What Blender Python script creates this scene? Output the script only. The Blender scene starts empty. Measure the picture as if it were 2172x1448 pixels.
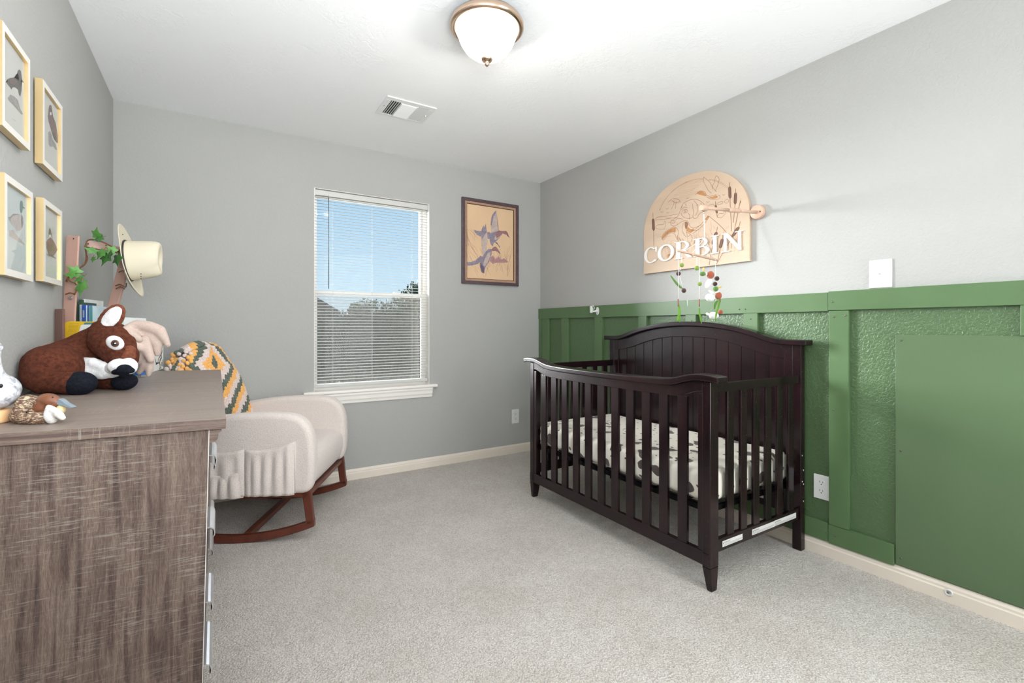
import bpy, bmesh, math, random
from mathutils import Vector, Matrix, Euler, noise as mnoise
R=math.radians; PI=math.pi
random.seed(7)
SC=bpy.context.scene; COL=SC.collection
# ------------------------------------------------------------------ camera
cam_d=bpy.data.cameras.new('camera'); cam=bpy.data.objects.new('camera',cam_d); COL.objects.link(cam)
CAMH=1.114; YAW=R(31.9); FPX=1008.6
cam.location=(0,0,CAMH); cam.rotation_euler=(R(90),0,-YAW)
cam_d.sensor_width=36; cam_d.lens=36*FPX/2172; cam_d.shift_y=-30/2172; cam_d.clip_start=.05; cam_d.clip_end=300
SC.camera=cam
# ------------------------------------------------------------------ world, sun, lights, exposure
W=bpy.data.worlds.new('sky'); SC.world=W; W.use_nodes=True
nt=W.node_tree; nt.nodes.clear()
wo=nt.nodes.new('ShaderNodeOutputWorld'); bg=nt.nodes.new('ShaderNodeBackground')
tc=nt.nodes.new('ShaderNodeTexCoord'); sx=nt.nodes.new('ShaderNodeSeparateXYZ'); rp=nt.nodes.new('ShaderNodeValToRGB')
nt.links.new(tc.outputs['Generated'],sx.inputs[0]); nt.links.new(sx.outputs[2],rp.inputs[0])
nt.links.new(rp.outputs[0],bg.inputs[0]); nt.links.new(bg.outputs[0],wo.inputs[0])
cr=rp.color_ramp; cr.elements[0].position=0; cr.elements[0].color=(.66,.84,.95,1); cr.elements[1].position=1; cr.elements[1].color=(.17,.36,.72,1)
for p,c in ((.06,(.60,.81,.95,1)),(.28,(.40,.66,.91,1)),(.6,(.25,.48,.82,1))):
    e=cr.elements.new(p); e.color=c
bg.inputs[1].default_value=0.66
def light(name,kind,loc,direction,power,color=(1,1,1),**kw):
    d=bpy.data.lights.new(name,kind); o=bpy.data.objects.new(name,d); COL.objects.link(o)
    o.location=loc; o.rotation_euler=Vector(direction).to_track_quat('-Z','Y').to_euler()
    d.energy=power; d.color=color
    for k,v in kw.items(): setattr(d,k,v)
    return o
light('daylight','SUN',(1,6,3),(.50,-.85,-.15),10.5,(.95,.98,1),angle=R(24))
light('sky_daylight','SUN',(1,6,5),(.06,-.82,-.56),3,(.93,.97,1),angle=R(85))
light('rear_fill','AREA',(1.75,-1.15,1.3),(-.9,1,0),54,(.93,.97,1),shape='RECTANGLE',size=1.3,size_y=2.1)  # unseen fill lamp added behind the camera to lift the room
light('ceiling_fill','AREA',(.10,-.25,1.45),(-.10,.72,1),46,(.93,.97,1),shape='RECTANGLE',size=.9,size_y=1.0)  # added fill lamp out of view, aimed up to brighten ceiling and far walls
SC.view_settings.view_transform='Standard'; SC.view_settings.look='None'
SC.view_settings.gamma=1; SC.view_settings.use_curve_mapping=False; SC.view_settings.exposure=0.64
SC.cycles.max_bounces=8; SC.cycles.diffuse_bounces=5; SC.cycles.transparent_max_bounces=16
SC.cycles.sample_clamp_indirect=6; SC.cycles.caustics_reflective=False; SC.cycles.caustics_refractive=False
# ------------------------------------------------------------------ measured planes of the room
XR,YB,XL,ZC=2.531,3.575,-.508,2.44
CS,CC=math.sin(YAW),math.cos(YAW)
def ray(px,py):
    r=(px-1086)/FPX; return (CS+r*CC, CC-r*CS, (694-py)/FPX)
def at(px,py,t):            # point at depth t (metres along the view axis)
    d=ray(px,py); return Vector((d[0]*t,d[1]*t,CAMH+d[2]*t))
def onx(px,py,x):
    d=ray(px,py); t=x/d[0]; return (d[1]*t,CAMH+d[2]*t)
def ony(px,py,y):
    d=ray(px,py); t=y/d[1]; return (d[0]*t,CAMH+d[2]*t)
# ------------------------------------------------------------------ materials
def lin(c):
    return tuple(((v/255)/12.92 if v/255<=.04045 else ((v/255+.055)/1.055)**2.4) for v in c)+(1,)
MATS={}
def N(nt,t,**kw):
    n=nt.nodes.new(t)
    for k,v in kw.items():
        if k.startswith('i_'):
            key=k[2:]; key=int(key) if key.isdigit() else key.replace('_',' ')
            n.inputs[key].default_value=v
        else: setattr(n,k,v)
    return n
def coords(nt,scale=(1,1,1),rot=(0,0,0),kind='Object'):
    tc=N(nt,'ShaderNodeTexCoord'); mp=N(nt,'ShaderNodeMapping'); mp.inputs['Scale'].default_value=scale; mp.inputs['Rotation'].default_value=rot
    nt.links.new(tc.outputs[kind],mp.inputs[0]); return mp.outputs[0]
def ramp(nt,fac,stops,interp='LINEAR'):
    r=N(nt,'ShaderNodeValToRGB'); r.color_ramp.interpolation=interp
    while len(r.color_ramp.elements)<len(stops): r.color_ramp.elements.new(.5)
    for e,(p,c) in zip(r.color_ramp.elements,stops):
        e.position=p; e.color=c if len(c)==4 else tuple(c)+(1,)
    nt.links.new(fac,r.inputs[0]); return r.outputs[0]
def noise(nt,vec,scale,detail=2,rough=.5,dist=0):
    n=N(nt,'ShaderNodeTexNoise',i_Scale=scale,i_Detail=detail,i_Roughness=rough,i_Distortion=dist); nt.links.new(vec,n.inputs['Vector']); return n.outputs['Fac']
def mix(nt,a,b,fac,mode='MIX'):
    m=N(nt,'ShaderNodeMix',data_type='RGBA',blend_type=mode)
    for i,v in ((0,fac),(6,a),(7,b)):
        if isinstance(v,(int,float)): m.inputs[i].default_value=v
        elif isinstance(v,tuple): m.inputs[i].default_value=v
        else: nt.links.new(v,m.inputs[i])
    return m.outputs[2]
def math_(nt,op,a,b=None):
    m=N(nt,'ShaderNodeMath',operation=op)
    for i,v in ((0,a),(1,b)):
        if v is None: continue
        if isinstance(v,(int,float)): m.inputs[i].default_value=v
        else: nt.links.new(v,m.inputs[i])
    return m.outputs[0]
def base(name):
    m=bpy.data.materials.new(name); m.use_nodes=True; nt=m.node_tree; MATS[name]=m
    b=nt.nodes['Principled BSDF']; return m,nt,b
def bump(nt,b,h,strength,dist):
    n=N(nt,'ShaderNodeBump',i_Strength=strength,i_Distance=dist); nt.links.new(h,n.inputs['Height']); nt.links.new(n.outputs[0],b.inputs['Normal'])
def M(name,col=None,rough=.5,metal=0,bs=None,bd=.001,bst=.5,var=None,vamt=.12,scale=(1,1,1),spec=.5,coat=0,sheen=0,emit=0,alpha=1,ecol=None):
    if name in MATS: return MATS[name]
    m,nt,b=base(name); c=lin(col)
    b.inputs['Base Color'].default_value=c; b.inputs['Roughness'].default_value=rough; b.inputs['Metallic'].default_value=metal
    b.inputs['Specular IOR Level'].default_value=spec
    if coat: b.inputs['Coat Weight'].default_value=coat; b.inputs['Coat Roughness'].default_value=.15
    if sheen: b.inputs['Sheen Weight'].default_value=sheen; b.inputs['Sheen Roughness'].default_value=.5
    if emit: b.inputs['Emission Color'].default_value=lin(ecol or col); b.inputs['Emission Strength'].default_value=emit
    if var or bs: v=coords(nt,scale)
    if var:
        f=noise(nt,v,var,3)
        lo=tuple(x*(1-vamt) for x in c[:3])+(1,); hi=tuple(min(1,x*(1+vamt)) for x in c[:3])+(1,)
        nt.links.new(ramp(nt,f,[(.3,lo),(.7,hi)]),b.inputs['Base Color'])
    if bs: bump(nt,b,noise(nt,v,bs,3,.6),bst,bd)
    return m
# painted walls: orange-peel relief
def paint(name,col,rough,bsc=70,bd=.0016,bst=.6,spec=.4):
    m,nt,b=base(name); v=coords(nt); c=lin(col)
    f=noise(nt,v,1.3,2)
    lo=tuple(x*.975 for x in c[:3])+(1,); hi=tuple(min(1,x*1.02) for x in c[:3])+(1,)
    nt.links.new(ramp(nt,f,[(.3,lo),(.7,hi)]),b.inputs['Base Color'])
    b.inputs['Roughness'].default_value=rough; b.inputs['Specular IOR Level'].default_value=spec
    h=ramp(nt,noise(nt,v,bsc,3,.55,.4),[(.38,(0,0,0)),(.62,(1,1,1))])
    bump(nt,b,h,bst,bd); return m
paint('wall_paint',(172,172,169),.75,75,.0011,.5,.25)
paint('green_wall_paint',(80,105,70),.32,95,.0016,.7,.5)
M('green_board_paint',(85,112,74),.38,bs=9,bd=.0006,bst=.35,var=6,vamt=.05,scale=(1,1,1))
# knockdown ceiling
m,nt,b=base('ceiling_texture'); v=coords(nt); b.inputs['Base Color'].default_value=lin((250,251,252)); b.inputs['Roughness'].default_value=.85; b.inputs['Specular IOR Level'].default_value=.2
h1=ramp(nt,noise(nt,v,34,4,.55,1.2),[(.47,(0,0,0)),(.53,(1,1,1))]); mk=ramp(nt,noise(nt,v,4.5,2),[(.40,(0,0,0)),(.60,(1,1,1))])
bump(nt,b,math_(nt,'MULTIPLY',h1,mk),.38,.002)
# carpet
m,nt,b=base('carpet_pile'); v=coords(nt); b.inputs['Roughness'].default_value=.95; b.inputs['Specular IOR Level'].default_value=.1
b.inputs['Sheen Weight'].default_value=.25
vo=N(nt,'ShaderNodeTexVoronoi',i_Scale=150,i_Randomness=1.0); nt.links.new(v,vo.inputs['Vector'])
c1=ramp(nt,vo.outputs['Distance'],[(.05,lin((240,235,228))),(.75,lin((154,147,139)))])
f=noise(nt,v,210,3,.7); c2=ramp(nt,f,[(.32,lin((180,173,165))),(.5,lin((230,223,216))),(.68,lin((252,247,241)))])
cc=mix(nt,c1,c2,.5); big=ramp(nt,noise(nt,v,3.2,3),[(.35,(.90,.88,.86)),(.65,(1,1,1))])
mid=ramp(nt,noise(nt,v,26,2),[(.35,(.93,.92,.91)),(.65,(1,1,1))])
cc=mix(nt,mix(nt,cc,big,1.0,'MULTIPLY'),mid,1.0,'MULTIPLY'); nt.links.new(cc,b.inputs['Base Color'])
hh=math_(nt,'ADD',math_(nt,'MULTIPLY',vo.outputs['Distance'],-1.0),math_(nt,'MULTIPLY',f,.9))
hh=math_(nt,'ADD',hh,math_(nt,'MULTIPLY',noise(nt,v,28,2),1.2))
bump(nt,b,hh,.9,.006)
# espresso wood of the crib
m,nt,b=base('espresso_wood'); v=coords(nt,(1,1,.25)); b.inputs['Specular IOR Level'].default_value=.42
nt.links.new(ramp(nt,noise(nt,v,22,5,.6),[(.3,lin((13,8,11))),(.72,lin((38,18,22)))]),b.inputs['Base Color'])
sc=ramp(nt,noise(nt,coords(nt,(1,1,1)),160,2,.5),[(.66,(.20,.20,.20)),(.80,(.42,.42,.42))]); nt.links.new(sc,b.inputs['Roughness'])
bump(nt,b,noise(nt,v,60,3),.12,.0006)
# weathered grey-brown laminate of the dresser: grain along z on the sides, saw marks across
def laminate(name,grain,across,tone=.81):
    m,nt,b=base(name); b.inputs['Roughness'].default_value=.42; b.inputs['Specular IOR Level'].default_value=.35
    g=noise(nt,coords(nt,grain),6,5,.65,.6); g2=noise(nt,coords(nt,tuple(x*3 for x in grain)),14,4,.7)
    bl=noise(nt,coords(nt,tuple(x*.16 for x in grain)),9,4,.6,.9)
    c=lambda r,g_,b_: lin((min(255,r*tone),min(255,g_*tone),min(255,b_*tone)))
    top='top' in name
    if top:
        c1=ramp(nt,g,[(.28,c(120,107,100)),(.48,c(138,125,117)),(.7,c(152,140,131))]); c2=ramp(nt,g2,[(.33,c(112,98,90)),(.5,c(138,125,116)),(.66,c(154,141,132))])
    else:
        c1=ramp(nt,g,[(.28,c(74,58,54)),(.46,c(118,98,88)),(.7,c(160,140,126))]); c2=ramp(nt,g2,[(.33,c(74,57,52)),(.5,c(132,112,100)),(.66,c(168,149,135))])
    cc=mix(nt,c1,c2,.5)
    dk=ramp(nt,bl,[(.38,(.86,.84,.84) if top else (.50,.45,.48)),(.47,(.95,.94,.93) if top else (.82,.80,.80)),(.60,(1.0,.99,.98))])
    cc=mix(nt,cc,dk,1.0,'MULTIPLY')
    s=noise(nt,coords(nt,across),5,4,.7,.25); sm=noise(nt,coords(nt,(4,4,4)),1.6,3)
    lines=math_(nt,'MULTIPLY',ramp(nt,s,[(.55,(0,0,0)),(.62,(1,1,1))]),ramp(nt,sm,[(.42,(0,0,0)),(.56,(1,1,1))]))
    cc=mix(nt,cc,c(186,178,166),math_(nt,'MULTIPLY',lines,.48 if not top else .12))
    nt.links.new(cc,b.inputs['Base Color']); bump(nt,b,math_(nt,'SUBTRACT',g2,math_(nt,'MULTIPLY',lines,.4)),.35,.0008)
laminate('weathered_laminate',(30,30,2.0),(4.2,4.2,80))
laminate('weathered_laminate_top',(1.6,24,24),(30,1.2,30),.99)
laminate('weathered_laminate_edge',(1.6,24,60),(60,60,3),.84)
M('walnut_rocker',(96,48,34),.33,var=18,vamt=.22,bs=60,bd=.0003,scale=(1,1,.4))
# boucle
m,nt,b=base('boucle_fabric'); v=coords(nt); b.inputs['Roughness'].default_value=.95; b.inputs['Sheen Weight'].default_value=.35; b.inputs['Specular IOR Level'].default_value=.1
vo=N(nt,'ShaderNodeTexVoronoi',i_Scale=360); nt.links.new(v,vo.inputs['Vector'])
nt.links.new(ramp(nt,vo.outputs['Distance'],[(0,lin((236,227,221))),(.8,lin((208,196,189)))]),b.inputs['Base Color'])
bump(nt,b,math_(nt,'ADD',math_(nt,'MULTIPLY',vo.outputs['Distance'],-1.),noise(nt,v,150,3)),.6,.0016)
M('white_trim',(238,234,228),.35,bs=30,bd=.0003,bst=.2)
M('cream_baseboard',(226,216,202),.4,var=4,vamt=.04)
M('white_plastic',(224,224,222),.35); M('white_metal',(235,235,233),.45); M('blind_white',(200,200,196),.45)
M('black_metal',(14,14,15),.4,metal=.3); M('dark_void',(12,12,13),.8); M('chrome',(205,206,208),.22,metal=1); M('screw_metal',(120,118,110),.4,metal=.8)
M('pull_metal',(214,214,216),.3,metal=.85)
M('brushed_nickel',(214,186,164),.22,metal=1); M('gold_frame',(214,188,140),.35,metal=.7); M('dark_cord',(60,58,56),.5)
# cow print
m,nt,b=base('cow_print_sheet'); v=coords(nt,(1,.85,1.0)); b.inputs['Roughness'].default_value=.85; b.inputs['Sheen Weight'].default_value=.2
nz=N(nt,'ShaderNodeTexNoise',i_Scale=9,i_Detail=2); nt.links.new(v,nz.inputs['Vector'])
vv=N(nt,'ShaderNodeVectorMath',operation='MULTIPLY_ADD'); nt.links.new(nz.outputs['Color'],vv.inputs[0]); vv.inputs[1].default_value=(.09,.09,.09); nt.links.new(v,vv.inputs[2])
v1=N(nt,'ShaderNodeTexVoronoi',i_Scale=9.5); nt.links.new(vv.outputs[0],v1.inputs['Vector'])
v2=N(nt,'ShaderNodeTexVoronoi',i_Scale=24); nt.links.new(vv.outputs[0],v2.inputs['Vector'])
s1=ramp(nt,v1.outputs['Distance'],[(.30,(1,1,1)),(.315,(0,0,0))]); s2=ramp(nt,v2.outputs['Distance'],[(.17,(1,1,1)),(.185,(0,0,0))])
s=math_(nt,'MAXIMUM',s1,s2); nt.links.new(mix(nt,lin((236,230,216)),lin((82,70,64)),s),b.inputs['Base Color'])
# glass, insect screen, lamp glass
def blend(name,kind2,fac,**kw):
    m=bpy.data.materials.new(name); m.use_nodes=True; nt=m.node_tree; nt.nodes.clear(); MATS[name]=m
    o=N(nt,'ShaderNodeOutputMaterial'); mx=N(nt,'ShaderNodeMixShader'); t=N(nt,'ShaderNodeBsdfTransparent'); g=N(nt,kind2,**kw)
    mx.inputs[0].default_value=fac; nt.links.new(t.outputs[0],mx.inputs[1]); nt.links.new(g.outputs[0],mx.inputs[2]); nt.links.new(mx.outputs[0],o.inputs[0]); return m,nt,g,mx
blend('window_glass','ShaderNodeBsdfGlossy',.004,i_Roughness=.02)
blend('insect_screen','ShaderNodeBsdfDiffuse',.20,i_Color=lin((176,174,168)))
blend('picture_glass','ShaderNodeBsdfGlossy',.10,i_Roughness=.03)
m,nt,g,mx=blend('ribbed_lamp_glass','ShaderNodeBsdfPrincipled',.70)
g.inputs['Base Color'].default_value=(.55,.54,.52,1); g.inputs['Roughness'].default_value=.15; g.inputs['Emission Color'].default_value=(1,.93,.82,1); g.inputs['Emission Strength'].default_value=.30
M('bulb_glow',(255,249,243),.5,emit=1120)
# ------------------------------------------------------------------ mesh helpers
MW={}
class B:
    def __init__(s): s.bm=bmesh.new(); s.mi=0; s.fl=s.bm.faces.layers.int.new('mk')
    def _mk(s,fs):
        for f in fs: f.material_index=s.mi
    def faces(s,vs,fs,smooth=False):
        V=[s.bm.verts.new(v) for v in vs]; out=[]
        for f in fs:
            try: q=s.bm.faces.new([V[i] for i in f]); q.material_index=s.mi; q.smooth=smooth; out.append(q)
            except ValueError: pass
        return V,out
    def box(s,a,b,mat=None):
        x0,x1=sorted((a[0],b[0])); y0,y1=sorted((a[1],b[1])); z0,z1=sorted((a[2],b[2]))
        vs=[(x0,y0,z0),(x1,y0,z0),(x1,y1,z0),(x0,y1,z0),(x0,y0,z1),(x1,y0,z1),(x1,y1,z1),(x0,y1,z1)]
        if mat: vs=[mat@Vector(v) for v in vs]
        s.faces(vs,[(0,3,2,1),(4,5,6,7),(0,1,5,4),(1,2,6,5),(2,3,7,6),(3,0,4,7)]); return s
    def hexa(s,vs):
        s.faces(vs,[(0,3,2,1),(4,5,6,7),(0,1,5,4),(1,2,6,5),(2,3,7,6),(3,0,4,7)]); return s
    def prism(s,pts,d,smooth=False):   # pts: 3-D polygon, d: offset vector
        n=len(pts); P=[Vector(p) for p in pts]; D=Vector(d)
        V,fs=s.faces(P+[p+D for p in P],[tuple(range(n))[::-1],tuple(range(n,2*n))]+[(i,(i+1)%n,(i+1)%n+n,i+n) for i in range(n)],smooth)
        caps=fs[:2]; 
        for c in caps: c.smooth=False
        if n>4: bmesh.ops.triangulate(s.bm,faces=caps)
        return s
    def poly(s,pts):
        V,fs=s.faces(pts,[tuple(range(len(pts)))])
        if len(pts)>4: bmesh.ops.triangulate(s.bm,faces=fs)
        return s
    def tube(s,path,r,n=8,cap=True,flat=None):
        P=[Vector(p) for p in path]; m=len(P); rr=r if isinstance(r,(list,tuple)) else [r]*m
        up=None; rings=[]
        for i,p in enumerate(P):
            t=(P[min(i+1,m-1)]-P[max(i-1,0)]); t=t.normalized() if t.length>1e-9 else Vector((0,0,1))
            if up is None: up=t.orthogonal().normalized()
            up=(up-t*up.dot(t)); up=up.normalized() if up.length>1e-6 else t.orthogonal().normalized()
            sd=t.cross(up); q=1 if flat is None else flat
            rings.append([s.bm.verts.new(p+(up*math.cos(2*PI*k/n)*q+sd*math.sin(2*PI*k/n))*rr[i]) for k in range(n)])
        for a,b in zip(rings,rings[1:]):
            for k in range(n):
                f=s.bm.faces.new((a[k],a[(k+1)%n],b[(k+1)%n],b[k])); f.smooth=True; f.material_index=s.mi
        if cap:
            for rg in (rings[0][::-1],rings[-1]):
                f=s.bm.faces.new(rg); f.material_index=s.mi
        return s
    def lathe(s,prof,c=(0,0,0),n=32,axis=None,ripple=0,rn=0):
        c=Vector(c); rot=Matrix.Identity(3) if axis is None else Vector(axis).to_track_quat('Z','Y').to_matrix()
        rings=[]
        for r,z in prof:
            if r<1e-6: rings.append([s.bm.verts.new(c+rot@Vector((0,0,z)))])
            else: rings.append([s.bm.verts.new(c+rot@Vector((math.cos(2*PI*k/n)*r*(1+ripple*(k%2)),math.sin(2*PI*k/n)*r*(1+ripple*(k%2)),z))) for k in range(n)])
        for a,b in zip(rings,rings[1:]):
            for k in range(n):
                k2=(k+1)%n
                if len(a)==1 and len(b)==1: continue
                vs=(a[0],b[k],b[k2]) if len(a)==1 else ((a[k],b[0],a[k2]) if len(b)==1 else (a[k],b[k],b[k2],a[k2]))
                try: f=s.bm.faces.new(vs); f.smooth=True; f.material_index=s.mi
                except ValueError: pass
        return s
    def ball(s,c,r,seg=16,rot=None,rings=None):
        rx,ry,rz=r if isinstance(r,(tuple,list)) else (r,r,r)
        mt=Matrix.Translation(Vector(c))@(rot.to_4x4() if rot else Matrix.Identity(4))@Matrix.Diagonal((rx,ry,rz,1))
        ret=bmesh.ops.create_uvsphere(s.bm,u_segments=seg,v_segments=rings or max(4,seg//2+1),radius=1,matrix=mt)
        for v in ret['verts']:
            for f in v.link_faces: f.smooth=True; f.material_index=s.mi
        return s
    def obj(s,name,mats,parent=None,bev=0,seg=2,local=False,sub=0,mods=None,smooth=None,recalc=True):
        if recalc: bmesh.ops.recalc_face_normals(s.bm,faces=s.bm.faces)
        me=bpy.data.meshes.new(name); s.bm.to_mesh(me); s.bm.free()
        o=bpy.data.objects.new(name,me); COL.objects.link(o)
        if not isinstance(mats,(list,tuple)): mats=[mats]
        for q in mats: me.materials.append(MATS[q] if isinstance(q,str) else q)
        if smooth is not None:
            for p in me.polygons: p.use_smooth=smooth
        if parent is not None:
            o.parent=parent
            if not local: me.transform(MW[parent].inverted())
            MW[o]=MW[parent].copy()
        else:
            MW[o]=Matrix.Identity(4)
        if bev:
            md=o.modifiers.new('bevel','BEVEL'); md.width=bev; md.segments=seg; md.limit_method='ANGLE'; md.angle_limit=R(35)
        if sub:
            md=o.modifiers.new('sub','SUBSURF'); md.levels=sub; md.render_levels=sub
        return o
def tag(o,label=None,cat=None,group=None,kind=None):
    if label: o['label']=label
    if cat: o['category']=cat
    if group: o['group']=group
    if kind: o['kind']=kind
    return o
def thing(name,label,cat,loc=(0,0,0),rot=None,group=None):
    o=bpy.data.objects.new(name,None); COL.objects.link(o); o.empty_display_size=.05
    m=Matrix.Translation(Vector(loc))@(rot.to_4x4() if rot is not None else Matrix.Identity(4))
    o.matrix_world=m; MW[o]=m.copy(); return tag(o,label,cat,group)
def struct(o): o['kind']='structure'; return o
def dup(o,parent=None,offset=(0,0,0)):
    c=o.copy(); COL.objects.link(c)
    if parent is not None: c.parent=parent
    c.location=o.location+Vector(offset); return c
def smoothstep(a,b,x):
    t=max(0,min(1,(x-a)/(b-a))); return t*t*(3-2*t)
def interp(tab,x):
    if x<=tab[0][0]: return tab[0][1]
    for (a,u),(b,v) in zip(tab,tab[1:]):
        if x<=b: return u+(v-u)*(x-a)/(b-a)
    return tab[-1][1]
def crv(pts,n=6):       # Catmull-Rom through points
    P=[Vector(p) for p in pts]; out=[]
    for i in range(len(P)-1):
        a,b,c,d=P[max(i-1,0)],P[i],P[i+1],P[min(i+2,len(P)-1)]
        for k in range(n):
            t=k/n; out.append(.5*((2*b)+(c-a)*t+(2*a-5*b+4*c-d)*t*t+(3*b-3*c+d-a)*t**3))
    out.append(P[-1]); return out
def remesh(bmk,name,mats,parent,voxel,smooth=6,noise_amp=0,noise_scale=40,colour=None):
    # union of overlapping blobs into ONE continuous skin
    o=bmk.obj('blob','white_plastic')
    md=o.modifiers.new('r','REMESH'); md.mode='VOXEL'; md.voxel_size=voxel
    sm=o.modifiers.new('s','SMOOTH'); sm.iterations=smooth; sm.factor=.5
    dg=bpy.context.evaluated_depsgraph_get(); me=bpy.data.meshes.new_from_object(o.evaluated_get(dg)); me.name=name
    bpy.data.objects.remove(o)
    if noise_amp:
        for v in me.vertices: v.co+=v.normal*noise_amp*mnoise.noise(v.co*noise_scale)
    for p in me.polygons: p.use_smooth=True
    me.materials.clear()
    for q in (mats if isinstance(mats,(list,tuple)) else [mats]): me.materials.append(MATS[q])
    if colour:
        for p in me.polygons: p.material_index=colour(p.center)
    ob=bpy.data.objects.new(name,me); COL.objects.link(ob)
    if parent is not None: ob.parent=parent; me.transform(MW[parent].inverted()); MW[ob]=MW[parent].copy()
    else: MW[ob]=Matrix.Identity(4)
    return ob
def text_mesh(txt,size,ext=.0004):
    cu=bpy.data.curves.new('txt','FONT'); cu.body=txt; cu.size=size; cu.extrude=ext; cu.resolution_u=3
    o=bpy.data.objects.new('txt',cu); COL.objects.link(o)
    dg=bpy.context.evaluated_depsgraph_get(); me=bpy.data.meshes.new_from_object(o.evaluated_get(dg)); bpy.data.objects.remove(o); return me
def text_obj(name,txt,size,mat,parent,matrix,ext=.0003):
    me=text_mesh(txt,size,ext); me.name=name; me.transform(MW[parent].inverted()@matrix); me.materials.clear(); me.materials.append(MATS[mat])
    o=bpy.data.objects.new(name,me); COL.objects.link(o); o.parent=parent; MW[o]=MW[parent].copy(); return o
def ribbon(b,pts,w,nrm,off=0.0):
    P=[Vector(p) for p in pts]; nrm=Vector(nrm); L=[];Rr=[]
    for i,p in enumerate(P):
        t=(P[min(i+1,len(P)-1)]-P[max(i-1,0)]); 
        if t.length<1e-9: t=Vector((0,0,1))
        s=t.normalized().cross(nrm)*w/2; L.append(p+s+nrm*off); Rr.append(p-s+nrm*off)
    n=len(P)
    b.faces(L+Rr,[(i,i+1,n+i+1,n+i) for i in range(n-1)])
# ================================================================== ROOM SHELL
Y0=-1.3
o=B().box((XL-.1,Y0-.1,-.1),(XR+.1,YB+.12,0)).obj('floor','carpet_pile'); struct(o); tag(o,'light beige grey cut pile carpet over the whole floor')
o=B().box((XL-.1,Y0-.1,ZC),(XR+.1,YB+.12,ZC+.1)).obj('ceiling','ceiling_texture'); struct(o)
WX0,WX1,WZ0,WZ1=.586,1.447,.66,2.098
b=B()
b.box((XL-.1,YB,0),(WX0,YB+.12,ZC)).box((WX1,YB,0),(XR+.1,YB+.12,ZC)).box((WX0,YB,0),(WX1,YB+.12,WZ0)).box((WX0,YB,WZ1),(WX1,YB+.12,ZC))
bmesh.ops.remove_doubles(b.bm,verts=b.bm.verts,dist=1e-5)
struct(b.obj('wall_back','wall_paint'))
struct(B().box((XL-.1,Y0,0),(XL,YB,ZC)).obj('wall_left','wall_paint'))
struct(B().box((XL-.1,Y0-.1,0),(XR+.1,Y0,ZC)).obj('wall_front','wall_paint'))
wr=struct(B().box((XR,Y0,1.21),(XR+.1,YB,ZC)).obj('wall_right','wall_paint'))
B().box((XR,Y0,0),(XR+.1,YB,1.21)).obj('painted_lower_wall','green_wall_paint',wr)['label']='sage green textured lower wall behind the battens'
TH=.019
b=B().box((XR-TH-.003,1.1445,1.192),(XR,YB,1.283)).obj('top_rail','green_board_paint',wr,bev=.0015)
b=B().box((XR-TH-.003,Y0,1.196),(XR,1.1425,1.287)).obj('top_rail','green_board_paint',wr,bev=.0015)
B().box((XR-TH+.003,1.147,.076),(XR,YB,.166)).obj('bottom_rail','green_board_paint',wr,bev=.0015)
B().box((XR-TH+.002,.882,.073),(XR,1.145,.163)).obj('bottom_rail','green_board_paint',wr,bev=.0015)
for y0,y1 in ((3.525,3.573),(3.425,3.517),(3.148,3.236),(2.729,2.815),(2.288,2.361),(1.891,1.967),(1.497,1.579),(1.056,1.141)):
    B().box((XR-TH+random.uniform(-.001,.001),y0,.165),(XR,y1,1.193)).obj('batten','green_board_paint',wr,bev=.0015)
B().box((XR-TH,.38,1.083),(XR,.497,1.196)).obj('batten','green_board_paint',wr,bev=.0015)
M('green_panel_paint',(87,109,77),.38,var=2.5,vamt=.04,bs=14,bd=.0004,bst=.2)
B().box((XR-.012,-.34,.081),(XR,.878,1.081)).obj('cover_panel','green_panel_paint',wr,bev=.001)['label']='large smooth flat green cover panel screwed over the lower wall'
for y,z,xo in ((.858,1.058,.012),(.858,.58,.012),(.858,.115,.012),(1.125,1.236,.022),(1.07,1.17,.019),(1.118,1.165,.019),(1.12,.72,.019),(1.113,.118,.019),(1.152,.118,.018)):
    B().lathe([(0,0),(.0035,0),(.0042,-.0008),(0,-.0009)],(XR-xo-.0012,y,z),10,axis=(1,0,0)).obj('screw','screw_metal',wr)
# nail holes on rails and battens
for y,z,xo in ((2.745,1.16,.019),(1.92,1.155,.019),(1.535,1.16,.019),(3.19,1.16,.019),(3.47,1.165,.019),(1.60,1.215,.022),(1.565,1.215,.022)):
    B().lathe([(0,0),(.003,0),(.003,-.0006),(0,-.0006)],(XR-xo-.001,y,z),8,axis=(1,0,0)).obj('nail_hole','dark_void',wr)
# baseboards
prof=[(0,0),(.014,0),(.014,.050),(.011,.056),(.011,.066),(.006,.076),(.004,.082),(0,.082)]
def baseboard(name,p0,p1,nrm,sc=1.0):
    d=Vector(p1)-Vector(p0); nrm=Vector(nrm)
    return struct(B().prism([Vector(p0)+nrm*a*sc+Vector((0,0,z*.93)) for a,z in prof],d).obj(name,'cream_baseboard'))
baseboard('baseboard_right',(XR,Y0,0),(XR,YB,0),(-1,0,0))
baseboard('baseboard_back',(XL,YB,0),(XR,YB,0),(0,-1,0))
baseboard('baseboard_left',(XL,Y0,0),(XL,YB,0),(1,0,0))
# door stop on the right baseboard
ds=thing('door_stop','round white rubber door stop on the right baseboard near the frame edge','door stop',(XR-.014,.70,.040))
B().lathe([(0,0),(.014,0),(.014,.004),(.009,.006),(.009,.004),(0,.004)],(XR-.013,.70,.042),20,axis=(-1,0,0)).obj('rubber_ring','white_plastic',ds)
B().lathe([(0,0),(.004,0),(.004,.002),(0,.003)],(XR-.018,.70,.042),12,axis=(-1,0,0)).obj('screw_head','screw_metal',ds)
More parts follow.
